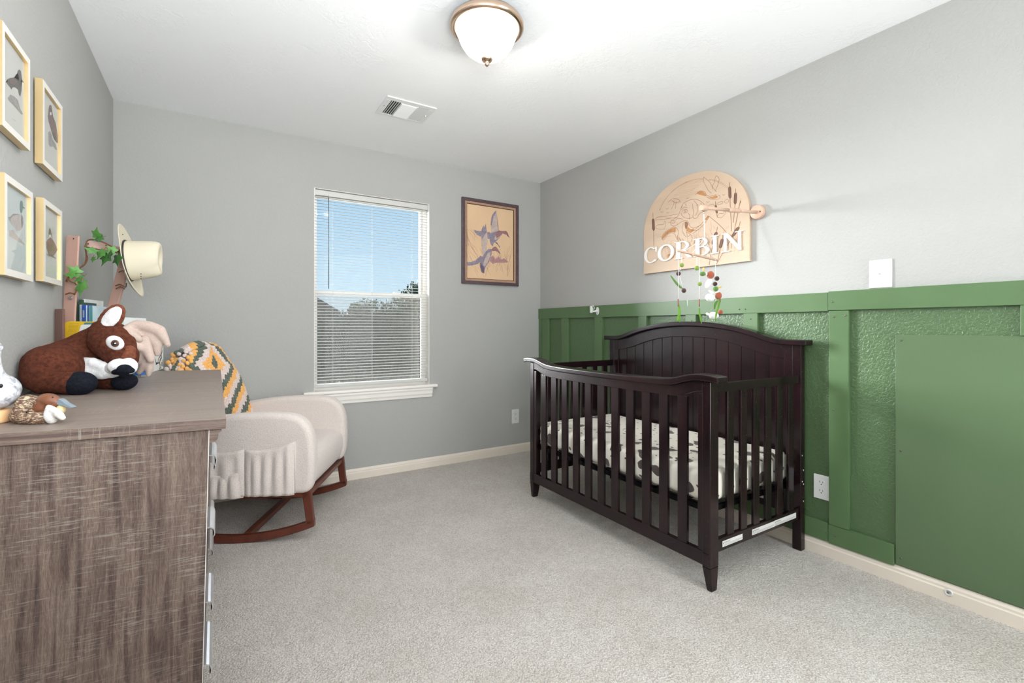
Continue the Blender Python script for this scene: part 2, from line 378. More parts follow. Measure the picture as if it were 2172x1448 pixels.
# ================================================================== WINDOW
YG=YB+.085
b=B(); fr=.028
b.box((WX0,YG-.02,WZ0),(WX0+fr,YG+.035,WZ1)).box((WX1-fr,YG-.02,WZ0),(WX1,YG+.035,WZ1)).box((WX0+fr,YG-.02,WZ1-fr),(WX1-fr,YG+.035,WZ1)).box((WX0+fr,YG-.02,WZ0),(WX1-fr,YG+.035,WZ0+fr))
win=struct(b.obj('window_1','white_trim',bev=.002)); win['label']='white single hung window with two sashes'
ZM=1.36
def sash(x0,x1,z0,z1,y,w,wt,wb):
    b=B(); b.box((x0,y,z0),(x0+w,y+.022,z1)).box((x1-w,y,z0),(x1,y+.022,z1)).box((x0+w,y,z1-wt),(x1-w,y+.022,z1)).box((x0+w,y,z0),(x1-w,y+.022,z0+wb))
    s=b.obj('sash','white_trim',win,bev=.002)
    B().box((x0+w,y+.009,z0+wb),(x1-w,y+.012,z1-wt)).obj('pane','window_glass',s); return s
sash(WX0+.012,WX1-.03,ZM-.005,WZ1-.02,YG+.004,.018,.028,.024)
sash(WX0+.012,WX1-.03,WZ0+.012,ZM+.018,YG-.027,.018,.030,.034)
B().box((WX0+.03,YG+.036,WZ0+.03),(WX1-.04,YG+.0365,ZM-.01)).obj('insect_screen','insect_screen',win)['label']='grey insect screen outside the lower sash'
B().box((1.17,YG-.040,ZM+.018),(1.23,YG-.027,ZM+.028)).obj('sash_lock','white_trim',win,bev=.002)
b=B().prism([(x,y,z) for x,y,z in [(.515,YB-.028,.636),(.515,YB+.066,.636),(.515,YB+.066,.661),(.515,YB-.028,.661),(.515,YB-.034,.654),(.515,YB-.034,.643)]],(.99,0,0))
b.obj('window_sill','white_trim',win,bev=.002)
pr=[(0,.562),(-.010,.562),(-.012,.578),(-.018,.590),(-.020,.612),(-.026,.624),(-.026,.636),(0,.636)]
b=B(); b.prism([( .553,YB+a,z) for a,z in pr],(.914,0,0)); b.obj('apron','white_trim',win)
# jamb liner drawn as white painted returns
b=B().box((WX1-.003,YB+.001,WZ0),(WX1,YG-.02,WZ1)).box((WX0,YB+.001,WZ0),(WX0+.003,YG-.02,WZ1)).box((WX0,YB+.001,WZ1-.003),(WX1,YG-.02,WZ1)); b.obj('jamb_liner','white_trim',win)
# blind
bl=thing('window_blind','white mini blind hanging open in the window on the back wall','blind',((WX0+WX1)/2,YB+.03,2.06))
b=B().box((WX0+.006,YB+.012,2.052),(WX1-.006,YB+.042,2.090)); b.obj('head_rail','blind_white',bl,bev=.002)
b=B().box((WX0+.002,YB+.004,2.045),(WX0+.010,YB+.046,2.096)); b.obj('bracket','blind_white',bl,bev=.001)
b=B().box((WX1-.010,YB+.004,2.045),(WX1-.002,YB+.046,2.096)); b.obj('bracket','blind_white',bl,bev=.001)
x0,x1=WX0+.007,WX1-.007; ys=[-.0125,-.0065,0,.0065,.0125]; zs_=[-.0006,.0010,.0016,.0010,-.0006]
n0=None; k=0; z=2.041
while z>.715:
    if n0 is None:
        b=B(); vs=[(x,YB+.028+y,z+q+y*.10) for x in (x0,x1) for y,q in zip(ys,zs_)]+[(x,YB+.028+y,z+q+y*.10-.0009) for x in (x0,x1) for y,q in zip(ys,zs_)]
        fs=[(i,i+1,i+6,i+5) for i in range(4)]+[(10+i,15+i,16+i,11+i) for i in range(4)]+[(0,5,15,10),(4,14,19,9)]
        b.faces(vs,fs,True); n0=b.obj('slat','blind_white',bl,recalc=False)
    else: dup(n0,bl,(0,0,-.0214*k))
    k+=1; z-=.0214
B().box((x0,YB+.017,.684),(x1,YB+.040,.706)).obj('bottom_rail','blind_white',bl,bev=.003)
for x in (.716,1.0,1.312):
    b=B(); b.tube([(x,YB+.0148,2.05),(x,YB+.0148,.70)],.0006,4).tube([(x,YB+.0412,2.05),(x,YB+.0412,.70)],.0006,4); b.obj('ladder_cord','blind_white',bl)
b=B().tube([(.684,YB+.006,2.045),(.684,YB+.004,1.39)],.0026,6); b.obj('tilt_wand','dark_cord',bl)
b=B().tube([(.684,YB+.010,2.06),(.684,YB+.003,2.05),(.684,YB+.006,2.04)],.002,5); b.obj('wand_hook','blind_white',bl)
# ================================================================== OUTSIDE
M('leaf_dark',(58,82,56),.6,var=6,vamt=.3); M('leaf_mid',(84,104,72),.6,var=6,vamt=.3); M('brush_grey',(112,108,94),.8,var=4,vamt=.35)
M('bark',(86,76,66),.9,var=10,vamt=.2); M('roof_shingle',(74,72,78),.85,var=14,vamt=.25); M('house_brick',(150,128,112),.85,var=8,vamt=.2); M('ground_dry',(124,116,92),.95,var=.8,vamt=.2)
struct(B().box((-60,YB+3,-3.1),(90,160,-3.0)).obj('ground','ground_dry'))
def leafy(b,c,r,n,ls,seedv):
    rnd=random.Random(seedv); c=Vector(c)
    for i in range(n):
        d=Vector((rnd.gauss(0,1),rnd.gauss(0,1),rnd.gauss(0,1))).normalized(); rr=rnd.uniform(.45,1)**.5
        p=c+Vector((d.x*r[0],d.y*r[1],d.z*r[2]))*rr
        q=Euler((rnd.uniform(0,PI),rnd.uniform(0,PI),rnd.uniform(0,PI))).to_matrix(); s=ls*rnd.uniform(.6,1.4)
        b.faces([p+q@Vector(v)*s for v in ((-1,0,0),(0,-.45,.1),(1,0,0),(0,.45,.1))],[(0,1,2,3)])
def tree(name,label,x,y,ztop,r,mat,n,ls,seedv,clumps,cat='tree',low=None,group=None):
    t=thing(name,label,cat,(x,y,-3),group=group)
    b=B(); b.tube([(x,y,-3),(x+.1,y,0),(x,y,ztop-r*.8)],[.22,.16,.05],7)
    rnd=random.Random(seedv)
    for i in range(5):
        a=rnd.uniform(0,6.28); z0=ztop-r*rnd.uniform(1.2,2.2); b.tube([(x,y,z0),(x+math.cos(a)*r*.5,y+math.sin(a)*r*.5,z0+r*.5),(x+math.cos(a)*r*.9,y+math.sin(a)*r*.9,z0+r*.9)],[.07,.04,.015],5)
    b.obj('trunk','bark',t)
    b=B()
    for i in range(clumps):
        a=rnd.uniform(0,6.28); q=rnd.uniform(0,1)**.5*r*.75; zz=ztop-r*.34-rnd.uniform(0,1)*(r*1.4 if low is None else ztop-low)
        if i<7 and clumps>20: q=r*(.10+.07*i); zz=ztop-r*(.36+.04*i)
        shrink=1 if zz<ztop-r else .75
        leafy(b,(x+math.cos(a)*q*shrink,y+math.sin(a)*q*.6,zz),(r*.42,r*.42,r*.34),n//clumps,ls,seedv*100+i)
    b.obj('crown',mat,t,recalc=False)['kind']='stuff'; return t
def sky_pt(px,py,y):  # world x,z seen at that pixel for a given world y
    return ony(px,py,y)
x_,z_=sky_pt(866,590,26); tree('oak_tree','large dark green oak crown at the right side of the window view',x_+1.0,26,z_,3.0,'leaf_dark',15000,.13,3,40,low=-.5)
x_,z_=sky_pt(740,630,36); tree('small_tree','small round tree left of the gap in the window view',x_,36,z_,1.0,'leaf_mid',1500,.11,5,8,low=.8)
x_,z_=sky_pt(783,624,33); tree('thin_tree','thin airy tree in the middle of the window view',x_,33,z_,1.5,'leaf_mid',1600,.10,8,10,low=.2)
x_,z_=sky_pt(762,644,29); tree('low_tree','low tree top beside the small round tree outside',x_,29,z_,.7,'leaf_dark',900,.11,12,6,low=.8)
b=B(); k=0
for px,ptop,yy in ((640,664,19),(672,662,20),(700,660,19.5),(728,663,19),(756,664,20),(786,666,19.5),(812,664,19),(838,661,20),(866,658,19.5),(896,660,19),(930,660,19.5)):
    x_,z_=sky_pt(px,ptop,yy); rnd=random.Random(50+k); b.mi=0
    for i in range(8):
        a=rnd.uniform(0,6.28); b.tube([(x_,yy,-3),(x_+math.cos(a)*.5,yy+math.sin(a)*.4,-1.2),(x_+math.cos(a)*.9,yy+math.sin(a)*.6,z_-.3)],[.05,.03,.01],4)
    b.mi=1
    for i in range(15): leafy(b,(x_+rnd.uniform(-.7,.7),yy+rnd.uniform(-.4,.4),z_-.35-rnd.uniform(0,4.2)),(.6,.5,.6),260,.09,500+k*20+i)
    k+=1
tag(b.obj('brush_thicket',['bark','brush_grey'],recalc=False),'dense grey brown brush filling the lower part of the window view','brush',kind='stuff')
# neighbour house: gable end with the roof slope coming down to the right
hs=thing('neighbour_house','neighbouring house with dark shingle roof sloping down at the left of the view','house',(-1,24,-3))
xa,za=sky_pt(655,620,23); xb,zb=sky_pt(722,660,23)
B().box((xa-7,23.4,-3),(xb-.6,30,zb-.4)).obj('wall','house_brick',hs)
sl=(zb-za)/(xb-xa)
b=B().prism([(xa-.6,23,za+.6*-sl),(xb,23,zb),(xb,23,zb-.18),(xa-.6,23,za+.6*-sl-.18)],(0,8,0)); b.obj('roof','roof_shingle',hs)
b=B().prism([(xa-.6,23,za+.6*-sl),(xa-.6,23,za+.6*-sl-.18),(xa-7.5,23,zb-.5),(xa-7.5,23,zb-.32)],(0,8,0)); b.obj('roof','roof_shingle',hs)
b=B().prism([(xa-.6,23.45,za+.6*-sl-.2),(xb-.6,23.45,zb-.25),(xa-7,23.45,zb-.4)],(0,.1,0)); b.obj('gable','house_brick',hs)
# ================================================================== CEILING LIGHT + VENT
LX,LY=.982,1.78
cl=thing('ceiling_light','flush mount ceiling light with ribbed glass dome and brushed nickel ring','ceiling light',(LX,LY,ZC))
B().lathe([(0,0),(.118,0),(.135,-.012),(.140,-.020),(.151,-.028),(.157,-.040),(.157,-.052),(.150,-.058),(.138,-.060),(.134,-.056),(.128,-.050),(0,-.045)],(LX,LY,ZC),64).obj('ring_pan','brushed_nickel',cl)
B().lathe([(.134,-.052),(.135,-.058),(.133,-.064),(.128,-.070),(.124,-.085),(.112,-.115),(.094,-.142),(.070,-.163),(.045,-.174),(.012,-.178),(0,-.178)],(LX,LY,ZC),180,ripple=-.012).obj('glass_dome','ribbed_lamp_glass',cl,recalc=False)
B().lathe([(0,-.170),(.016,-.172),(.023,-.177),(.025,-.184),(.021,-.190),(.012,-.193),(.008,-.198),(.011,-.202),(.007,-.209),(.003,-.213),(0,-.214)],(LX,LY,ZC),24).obj('finial','brushed_nickel',cl)
for dx,dy in ((-.055,-.03),(.055,.03)):
    B().ball((LX+dx,LY+dy,ZC-.076),(.024,.024,.026),16).obj('bulb','bulb_glow',cl)
    B().lathe([(0,0),(.013,0),(.013,-.022),(0,-.022)],(LX+dx,LY+dy,ZC-.036),14).obj('socket','white_plastic',cl)
VX0,VX1,VY0,VY1=.833,1.135,2.683,2.932
vt=thing('ceiling_vent','white metal air vent with three groups of louvres in the ceiling','vent',((VX0+VX1)/2,(VY0+VY1)/2,ZC))
ix0,ix1,iy0,iy1=.868,1.097,2.721,2.912
b=B(); zt,zb_=ZC,ZC-.006
b.box((VX0,VY0,zb_),(VX1,iy0,zt)).box((VX0,iy1,zb_),(VX1,VY1,zt)).box((VX0,iy0,zb_),(ix0,iy1,zt)).box((ix1,iy0,zb_),(VX1,iy1,zt)); b.obj('face_frame','white_metal',vt,bev=.002)
B().box((ix0,iy0,ZC-.0012),(ix1,iy1,ZC-.0004)).obj('duct_opening','dark_void',vt)
xa1,xa2=.928,1.03
for k in range(5):
    x=ix0+.006+k*.0135
    o=B().box((x,iy0,ZC-.009),(x+.0016,iy1,ZC-.0015)); o.obj('louvre','white_metal',vt)
B().box((xa1-.002,iy0,ZC-.009),(xa1+.006,iy1,ZC-.0015)).obj('divider','white_metal',vt)
B().box((xa2-.004,iy0,ZC-.009),(xa2+.002,iy1,ZC-.0015)).obj('divider','white_metal',vt)
for k in range(17):
    y=iy0+.004+k*(iy1-iy0-.008)/16.5
    o=B(); o.hexa([(xa1+.006,y,ZC-.0022),(xa2-.004,y,ZC-.0022),(xa2-.004,y+.0062,ZC-.0088),(xa1+.006,y+.0062,ZC-.0088),(xa1+.006,y,ZC-.0012),(xa2-.004,y,ZC-.0012),(xa2-.004,y+.0062,ZC-.0078),(xa1+.006,y+.0062,ZC-.0078)]); o.obj('louvre','white_metal',vt)
for k in range(5):
    x=xa2+.003+k*.0128
    o=B(); o.hexa([(x,iy0,ZC-.0018),(x+.0092,iy0,ZC-.0088),(x+.0092,iy1,ZC-.0088),(x,iy1,ZC-.0018),(x,iy0,ZC-.0008),(x+.0092,iy0,ZC-.0078),(x+.0092,iy1,ZC-.0078),(x,iy1,ZC-.0008)]); o.obj('louvre','white_metal',vt)
B().box((1.108,2.80,ZC-.014),(1.112,2.812,ZC-.006)).obj('damper_lever','white_metal',vt)
for x in (.850,1.118): B().lathe([(0,0),(.003,0),(.003,-.001),(0,-.0015)],(x,(VY0+VY1)/2,ZC-.006),10).obj('screw','screw_metal',vt)
# ================================================================== SWITCH, OUTLETS, BRACKET
def plate_pts(w,h): return [(-w/2,-h/2),(w/2,-h/2),(w/2,h/2),(-w/2,h/2)]
M('slot_dark',(60,56,52),.7)
def device(name,label,cat,origin,nrm,side,w,h,kind):
    # origin on the wall, nrm into the room, side = horizontal unit vector
    nrm=Vector(nrm); side=Vector(side); up=Vector((0,0,1)); O=Vector(origin)
    m=Matrix((side,up,nrm)).transposed().to_4x4(); m.translation=O
    t=thing(name,label,cat,O)
    def bx(a,b_,nm,mt,par,bv=0):
        q=B(); q.box(a,b_,m); return q.obj(nm,mt,par,bev=bv)
    p=bx((-w/2,-h/2,0),(w/2,h/2,.006),'cover_plate','white_plastic',t,.002)
    if kind=='switch':
        bx((-.006,-.012,.006),(.006,.012,.008),'toggle_slot','white_plastic',t)
        q=B(); q.hexa([m@Vector(v) for v in [(-.0045,-.005,.006),(.0045,-.005,.006),(.0045,.004,.006),(-.0045,.004,.006),(-.004,.002,.020),(.004,.002,.020),(.004,.008,.019),(-.004,.008,.019)]]); q.obj('toggle','white_plastic',t,bev=.001)
        for z in (-.03,.03):
            q=B().lathe([(0,0),(.003,0),(.003,.0008),(0,.001)],m@Vector((0,z,.006)),10,axis=nrm); q.obj('screw','white_metal',t)
    else:
        for z in (-.021,.021):
            q=B(); n=24; pts=[]
            for i in range(n):
                a=2*PI*i/n; x=.0175*math.cos(a); y=max(-.0145,min(.0145,.0175*math.sin(a))); pts.append(m@Vector((x,y+z,.0055)))
            q.prism(pts,nrm*.0022); rcp=q.obj('receptacle','white_plastic',t,bev=.0006)
            for xx,hh in ((-.0065,.009),(.0065,.007)): bx((xx-.0011,z+.001,.0077),(xx+.0011,z+.001+hh,.0082),'slot','slot_dark',rcp)
            q=B().lathe([(0,0),(.0026,0),(.0026,.0005),(0,.0005)],m@Vector((0,z-.0065,.0077)),10,axis=nrm); q.obj('ground_hole','slot_dark',rcp)
        q=B().lathe([(0,0),(.003,0),(.003,.0008),(0,.001)],m@Vector((0,0,.006)),10,axis=nrm); q.obj('screw','white_metal',t)
    return t
device('light_switch','white toggle light switch above the green board rail','light switch',(XR,.936,1.354),(-1,0,0),(0,-1,0),.086,.126,'switch')
device('wall_outlet','white double outlet on the green wall right of the crib','outlet',(XR,1.18,.329),(-1,0,0),(0,-1,0),.073,.118,'outlet')
device('wall_outlet','white double outlet low on the grey back wall under the bird picture','outlet',(2.258,YB,.324),(0,-1,0),(1,0,0),.074,.124,'outlet')
tb=thing('wall_bracket','small white plastic bracket on the green rail left above the crib','bracket',(XR-.022,2.775,1.243))
n=24; c0=Vector((XR-.022,2.775,1.240))
b=B().prism([c0+Vector((0,.016*math.cos(2*PI*i/n),.030*math.sin(2*PI*i/n))) for i in range(n)],(-.006,0,0)); b.obj('oval_plate','white_plastic',tb,bev=.0015)
for z in (.018,-.018): B().lathe([(0,0),(.0025,0),(0,.001)],(XR-.0285,2.775,1.240+z),8,axis=(-1,0,0)).obj('screw','screw_metal',tb)
B().tube([(XR-.026,2.775,1.238),(XR-.05,2.776,1.238),(XR-.082,2.778,1.236)],[.011,.007,.007],10).obj('arm','white_plastic',tb)
B().box((XR-.092,2.765,1.224),(XR-.080,2.790,1.278)).obj('clip_plate','white_plastic',tb,bev=.004)
B().tube(crv([(XR-.080,2.775,1.262),(XR-.068,2.772,1.252),(XR-.060,2.772,1.262),(XR-.066,2.774,1.278),(XR-.074,2.775,1.284)],5),.003,6).obj('hook','white_plastic',tb)
# ================================================================== PICTURES
M('print_paper',(214,214,208),.6); M('print_paper_cool',(205,214,214),.6); M('print_dark',(104,100,98),.6); M('print_brown',(128,108,104),.6,var=90,vamt=.2); M('print_grey',(160,156,152),.6,var=90,vamt=.2)
M('print_green',(110,140,130),.6); M('print_pale',(196,186,182),.6,var=70,vamt=.1); M('print_rust',(148,124,110),.6,var=70,vamt=.2); M('gold_face_reflection',(240,236,228),.3,metal=.1)
M('print_white',(232,232,228),.6)
def left_frame(label,corners,shapes,org,sc,paper='print_paper'):
    xf=XL+.024; P=[onx(px,py,xf) for px,py in corners]
    y0=(P[0][0]+P[3][0])/2; y1=(P[1][0]+P[2][0])/2; z1=(P[0][1]+P[1][1])/2; z0=(P[2][1]+P[3][1])/2
    t=thing('framed_print',label,'picture',(XL,(y0+y1)/2,(z0+z1)/2),group='gold framed duck prints on the left wall')
    w=.019
    def bar(a,b_,c,d,nm='frame_side'):
        q=B(); xb=XL+.004; vs=[(xb,a[0],a[1]),(xb,b_[0],b_[1]),(xb,c[0],c[1]),(xb,d[0],d[1]),(xf,a[0],a[1]),(xf,b_[0],b_[1]),(xf,c[0],c[1]),(xf,d[0],d[1])]
        q.hexa(vs); o=q.obj(nm,['gold_frame','gold_face_reflection'],t)
        for p in o.data.polygons:
            if abs(p.normal.x)>.9: p.material_index=1  # gold fronts made whitish: their bright reflections are put into the colour
        return o
    bar((y0,z0),(y0,z1),(y0+w,z1-w),(y0+w,z0+w)); bar((y1,z0),(y1,z1),(y1-w,z1-w),(y1-w,z0+w))
    bar((y0,z1),(y1,z1),(y1-w,z1-w),(y0+w,z1-w)); bar((y0,z0),(y1,z0),(y1-w,z0+w),(y0+w,z0+w))
    B().box((XL+.001,y0+.01,z0+.01),(XL+.006,y1-.01,z1-.01)).obj('backing','print_brown',t)
    B().box((XL+.013,y0+w-.002,z0+w-.002),(XL+.015,y1-w+.002,z1-w+.002)).obj('print',paper,t)
    B().box((XL+.018,y0+w-.002,z0+w-.002),(XL+.019,y1-w+.002,z1-w+.002)).obj('glass','picture_glass',t)
    b=B(); mats=[]
    for k,(mt,pts) in enumerate(shapes):
        if mt not in mats: mats.append(mt)
        b.mi=mats.index(mt); xx=XL+.0153+.0001*k
        q=[onx(org[0]+x/sc,org[1]+y/sc,xx) for x,y in pts]
        b.poly([(xx,y,z) for y,z in q])
    b.obj('printed_duck',mats,t); return t
o1,s1_=(0,30),4.993; o2,s2_=(0,350),5.36
left_frame('gold framed print of a dark duck on a rock, upper left of the four',[(6,45),(65,128),(63,318),(4,266)],[
 ('print_grey',[(80,890),(110,850),(150,870),(190,910),(215,1000),(245,1060),(225,1065),(185,1010),(140,960),(100,920)]),
 ('print_dark',[(62,718),(85,716),(78,690),(110,674),(150,670),(185,690),(200,712),(198,660),(183,625),(190,595),(206,585),(222,605),(228,650),(232,690),(255,725),(240,722),(218,705),(224,760),(228,810),(215,875),(200,850),(192,800),(160,775),(135,775),(122,800),(100,765)]),
 ('print_brown',[(100,700),(130,680),(165,690),(180,715),(160,745),(120,740)]),
 ('print_pale',[(128,1105),(170,1130),(168,1136),(128,1112)])],o1,s1_)
left_frame('gold framed print of a reddish duck standing upright, upper right of the four',[(94,172),(134,228),(131,381),(88,348)],[
 ('print_grey',[(512,1250),(530,1235),(548,1280),(560,1330),(590,1380),(605,1440),(590,1436),(560,1400),(530,1405),(514,1370)]),
 ('print_brown',[(516,1000),(522,966),(534,958),(546,970),(550,1010),(546,1040),(560,1080),(590,1150),(608,1250),(622,1370),(600,1360),(570,1320),(545,1240),(515,1140),(506,1080)]),
 ('print_white',[(530,1040),(546,1036),(544,1070),(532,1070)]),('print_dark',[(545,1240),(570,1250),(600,1300),(618,1365),(600,1360),(570,1320)])],o1,s1_)
left_frame('gold framed pale print of a green headed mallard, lower and nearer of the four',[(8,364),(68,408),(72,597),(12,584)],[
 ('print_pale',[(105,745),(150,735),(180,780),(230,840),(290,905),(270,905),(215,870),(150,835),(100,800)]),
 ('print_pale',[(100,615),(150,560),(200,555),(240,570),(262,600),(268,660),(255,720),(225,745),(185,750),(165,710),(130,670)]),
 ('print_grey',[(92,590),(110,592),(150,552),(200,552),(230,560),(200,565),(150,575),(118,615),(130,640),(105,625)]),
 ('print_green',[(226,450),(232,410),(246,402),(258,420),(264,470),(256,520),(248,545),(234,540),(228,500)]),
 ('print_grey',[(246,560),(262,590),(268,660),(255,715),(246,700),(252,640)]),('print_rust',[(262,470),(284,488),(280,496),(262,490)])],o2,s2_,'print_paper_cool')
left_frame('gold framed print of a brown round duck, lower right of the four',[(95,420),(133,450),(131,606),(91,596)],[
 ('print_grey',[(530,1005),(560,1020),(600,1025),(640,1060),(630,1066),(590,1045),(550,1035),(530,1022)]),
 ('print_rust',[(528,870),(545,840),(552,780),(556,730),(566,712),(578,735),(584,790),(596,840),(625,890),(655,960),(640,990),(610,1030),(575,1035),(545,1010),(530,940)]),
 ('print_white',[(548,840),(556,785),(566,795),(578,790),(592,835),(572,820)])],o2,s2_)
# --- large picture on the back wall
M('dark_wood_frame',(78,62,68),.4,var=30,vamt=.2,coat=.3); M('tan_liner',(170,134,110),.7,var=60,vamt=.1); M('aged_print',(218,184,148),.7,var=5,vamt=.04)
M('ink_blue',(136,126,140),.7,var=60,vamt=.2); M('ink_pale',(184,166,158),.7,var=50,vamt=.15); M('ink_red',(146,106,108),.7,var=40,vamt=.15); M('ink_dark',(96,86,106),.7); M('ink_line',(160,126,112),.7); M('ink_mauve',(170,128,130),.7,var=80,vamt=.2)
PX0,PX1,PZ0,PZ1=1.728,2.282,1.478,2.196
pf=thing('framed_picture','large dark wood framed print of two flying ducks on the back wall','picture',((PX0+PX1)/2,YB,(PZ0+PZ1)/2))
w=.026; yf=YB-.024
def pbar(a,b_,c,d,y_f,nm,mt,y_b=YB-.001,bv=.002):
    q=B(); q.hexa([(p[0],y_b,p[1]) for p in (a,b_,c,d)]+[(p[0],y_f,p[1]) for p in (a,b_,c,d)]); return q.obj(nm,mt,pf,bev=bv)
def prect(x0,x1,z0,z1,w,y_f,nm,mt,y_b):
    pbar((x0,z0),(x0,z1),(x0+w,z1-w),(x0+w,z0+w),y_f,nm,mt,y_b); pbar((x1,z0),(x1,z1),(x1-w,z1-w),(x1-w,z0+w),y_f,nm,mt,y_b)
    pbar((x0,z1),(x1,z1),(x1-w,z1-w),(x0+w,z1-w),y_f,nm,mt,y_b); pbar((x0,z0),(x1,z0),(x1-w,z0+w),(x0+w,z0+w),y_f,nm,mt,y_b)
prect(PX0,PX1,PZ0,PZ1,w,yf,'frame_side','dark_wood_frame',YB-.001)
prect(PX0+w,PX1-w,PZ0+w,PZ1-w,.019,YB-.016,'liner','tan_liner',YB-.002)
prect(PX0+w+.019,PX1-w-.019,PZ0+w+.019,PZ1-w-.019,.004,YB-.013,'inner_edge','dark_void',YB-.002)
B().box((PX0+w,YB-.008,PZ0+w),(PX1-w,YB-.006,PZ1-w)).obj('print','aged_print',pf)
def pp(x,y,yy): 
    q=ony(960+x/6.58,400+y/6.58,yy); return (q[0],yy,q[1])
YP=YB-.0085
rnd=random.Random(4); b=B()
for i in range(60):      # grass strokes
    x=rnd.uniform(205,820); y=rnd.uniform(1000,1240) if x>380 else rnd.uniform(640,1240); l=rnd.uniform(90,260); a=rnd.uniform(-1.0,-.1) if x<430 else rnd.uniform(-.7,.5)
    if y-l<560: l=y-560
    p=[(x,y),(x+a*l*.4,y-l*.5),(x+a*l,y-l)]; p=[(min(818,max(202,u)),v) for u,v in p]
    ribbon(b,[pp(u,v,YP) for u,v in p],.0016,(0,-1,0))
b.obj('grass_drawing','ink_line',pf,recalc=False)
b=B(); mats=['ink_blue','ink_pale','ink_red','ink_dark','ink_mauve']
def shp(k,m_,pts):
    b.mi=mats.index(m_); b.poly([pp(x,y,YP-.0003-.0001*k) for x,y in pts])
shp(0,'ink_mauve',[(530,960),(560,930),(600,985),(640,940),(680,990),(720,970),(780,1025),(700,1035),(620,1030),(560,1050),(520,1010)])
shp(1,'ink_blue',[(298,570),(330,585),(400,592),(430,600),(520,606),(540,640),(530,700),(490,700),(430,690),(385,665),(340,645),(310,605)])
shp(2,'ink_pale',[(540,600),(530,500),(538,420),(550,370),(575,335),(600,305),(612,310),(622,400),(628,500),(645,580),(620,650),(570,700),(545,680)])
shp(3,'ink_blue',[(530,500),(538,420),(550,370),(580,330),(604,306),(612,312),(600,350),(575,380),(560,440),(545,520)])
shp(4,'ink_blue',[(520,620),(600,600),(650,580),(700,620),(650,690),(610,735),(575,760),(560,808),(528,770),(515,700)])
shp(5,'ink_pale',[(600,650),(660,630),(680,640),(640,690),(600,720),(580,700)])
shp(6,'ink_red',[(610,610),(650,585),(700,590),(745,588),(772,620),(780,650),(740,640),(700,625),(660,660),(620,690),(600,660)])
shp(7,'ink_dark',[(770,640),(804,690),(775,668),(755,650)])
shp(8,'ink_pale',[(398,640),(405,570),(430,510),(445,560),(460,487),(470,540),(484,640),(490,720),(475,830),(462,930),(440,960),(415,900),(402,780)])
shp(9,'ink_blue',[(400,620),(405,570),(430,510),(440,545),(463,487),(470,545),(478,600),(450,640),(425,690),(405,700)])
shp(10,'ink_blue',[(198,1022),(250,1025),(320,1000),(390,935),(420,950),(405,1010),(350,1050),(280,1068),(205,1075)])
shp(11,'ink_blue',[(470,870),(500,838),(548,845),(545,910),(510,1020),(460,1090),(440,1180),(415,1175),(385,1100),(395,1000),(430,930)])
shp(12,'ink_pale',[(490,900),(530,880),(525,940),(490,1030),(450,1085),(425,1060),(450,980)])
shp(13,'ink_red',[(540,850),(570,815),(605,808),(630,840),(660,890),(640,885),(600,868),(560,872)])
shp(14,'ink_dark',[(640,880),(682,912),(655,903),(630,884)]); shp(15,'ink_dark',[(385,1020),(410,1060),(440,1100),(440,1185),(405,1160),(385,1090)])
shp(16,'ink_dark',[(590,745),(620,750),(668,825),(655,820),(630,780),(605,760)])
b.obj('flying_ducks_drawing',mats,pf)
# ================================================================== WOODEN NAME SIGN
M('birch_panel',(194,170,146),.55,var=3,vamt=.06,scale=(1,1,5)); M('burnt_line',(138,98,68),.7); M('burnt_light',(164,124,88),.7); M('burnt_dark',(92,64,52),.7); M('stain_gold',(176,124,76),.7,var=40,vamt=.15); M('letter_white',(214,212,208),.5)
XS=XR-.021
ns=thing('name_sign','arched wooden sign with white letters and engraved duck hunting scene','sign',(XR,1.927,1.76))
pts=[(2.309,1.482),(1.541,1.482)]
for i in range(41):
    a=PI*i/40; c_,s_=math.cos(a),math.sin(a)
    pts.append((1.925-.384*math.copysign(abs(c_)**.93,c_),1.745+.322*(s_**.93)))
b=B().prism([(XS,y,z) for y,z in pts],(.0195,0,0)); b.obj('panel','birch_panel',ns,bev=.002)
def sp(x,y,xx=XS-.0006):
    q=onx(1380+x/6.583,360+y/6.583,xx); return (xx,q[0],q[1])
def lines(L,w,nm,mt,off=0):
    b=B()
    for l in L: ribbon(b,crv([sp(x,y,XS-.0006-off) for x,y in l],4),w,(1,0,0))
    return b.obj(nm,mt,ns,recalc=False)
dog=[[(408,585),(420,540),(450,480),(500,440),(570,415),(640,414),(700,440),(740,475)],[(740,475),(760,520),(755,570),(700,600),(670,630),(650,670)],[(408,585),(395,620),(370,660),(300,700),(280,730),(290,770),(330,785),(380,760),(440,720),(500,710),(530,740),(550,790),(590,810),(640,800),(700,770)],
 [(580,470),(590,530),(600,600),(590,650),(610,680),(650,670)],[(440,590),(460,560),(500,555),(515,580),(490,600),(455,600)],[(300,710),(340,705),(330,740),(295,745)],[(430,560),(470,520),(510,530)],
 [(500,870),(540,890),(570,920),(580,960),(560,1010)],[(820,650),(880,700),(950,760),(1020,830),(1060,880)],[(590,890),(680,820),(760,740),(820,650)],[(570,870),(660,800),(740,720),(800,640)]]
dog+=[[(425,600),(440,640),(480,670),(540,680),(590,660)],[(600,430),(640,470),(660,530),(650,590),(625,640)],[(700,460),(715,520),(700,570)],[(520,600),(545,640),(540,690)],[(345,690),(400,680),(450,690)],[(470,575),(485,568),(492,580),(478,588),(470,575)],[(560,840),(620,850),(680,830)],[(440,500),(430,540)],[(480,470),(500,500)],[(660,480),(640,500)]]
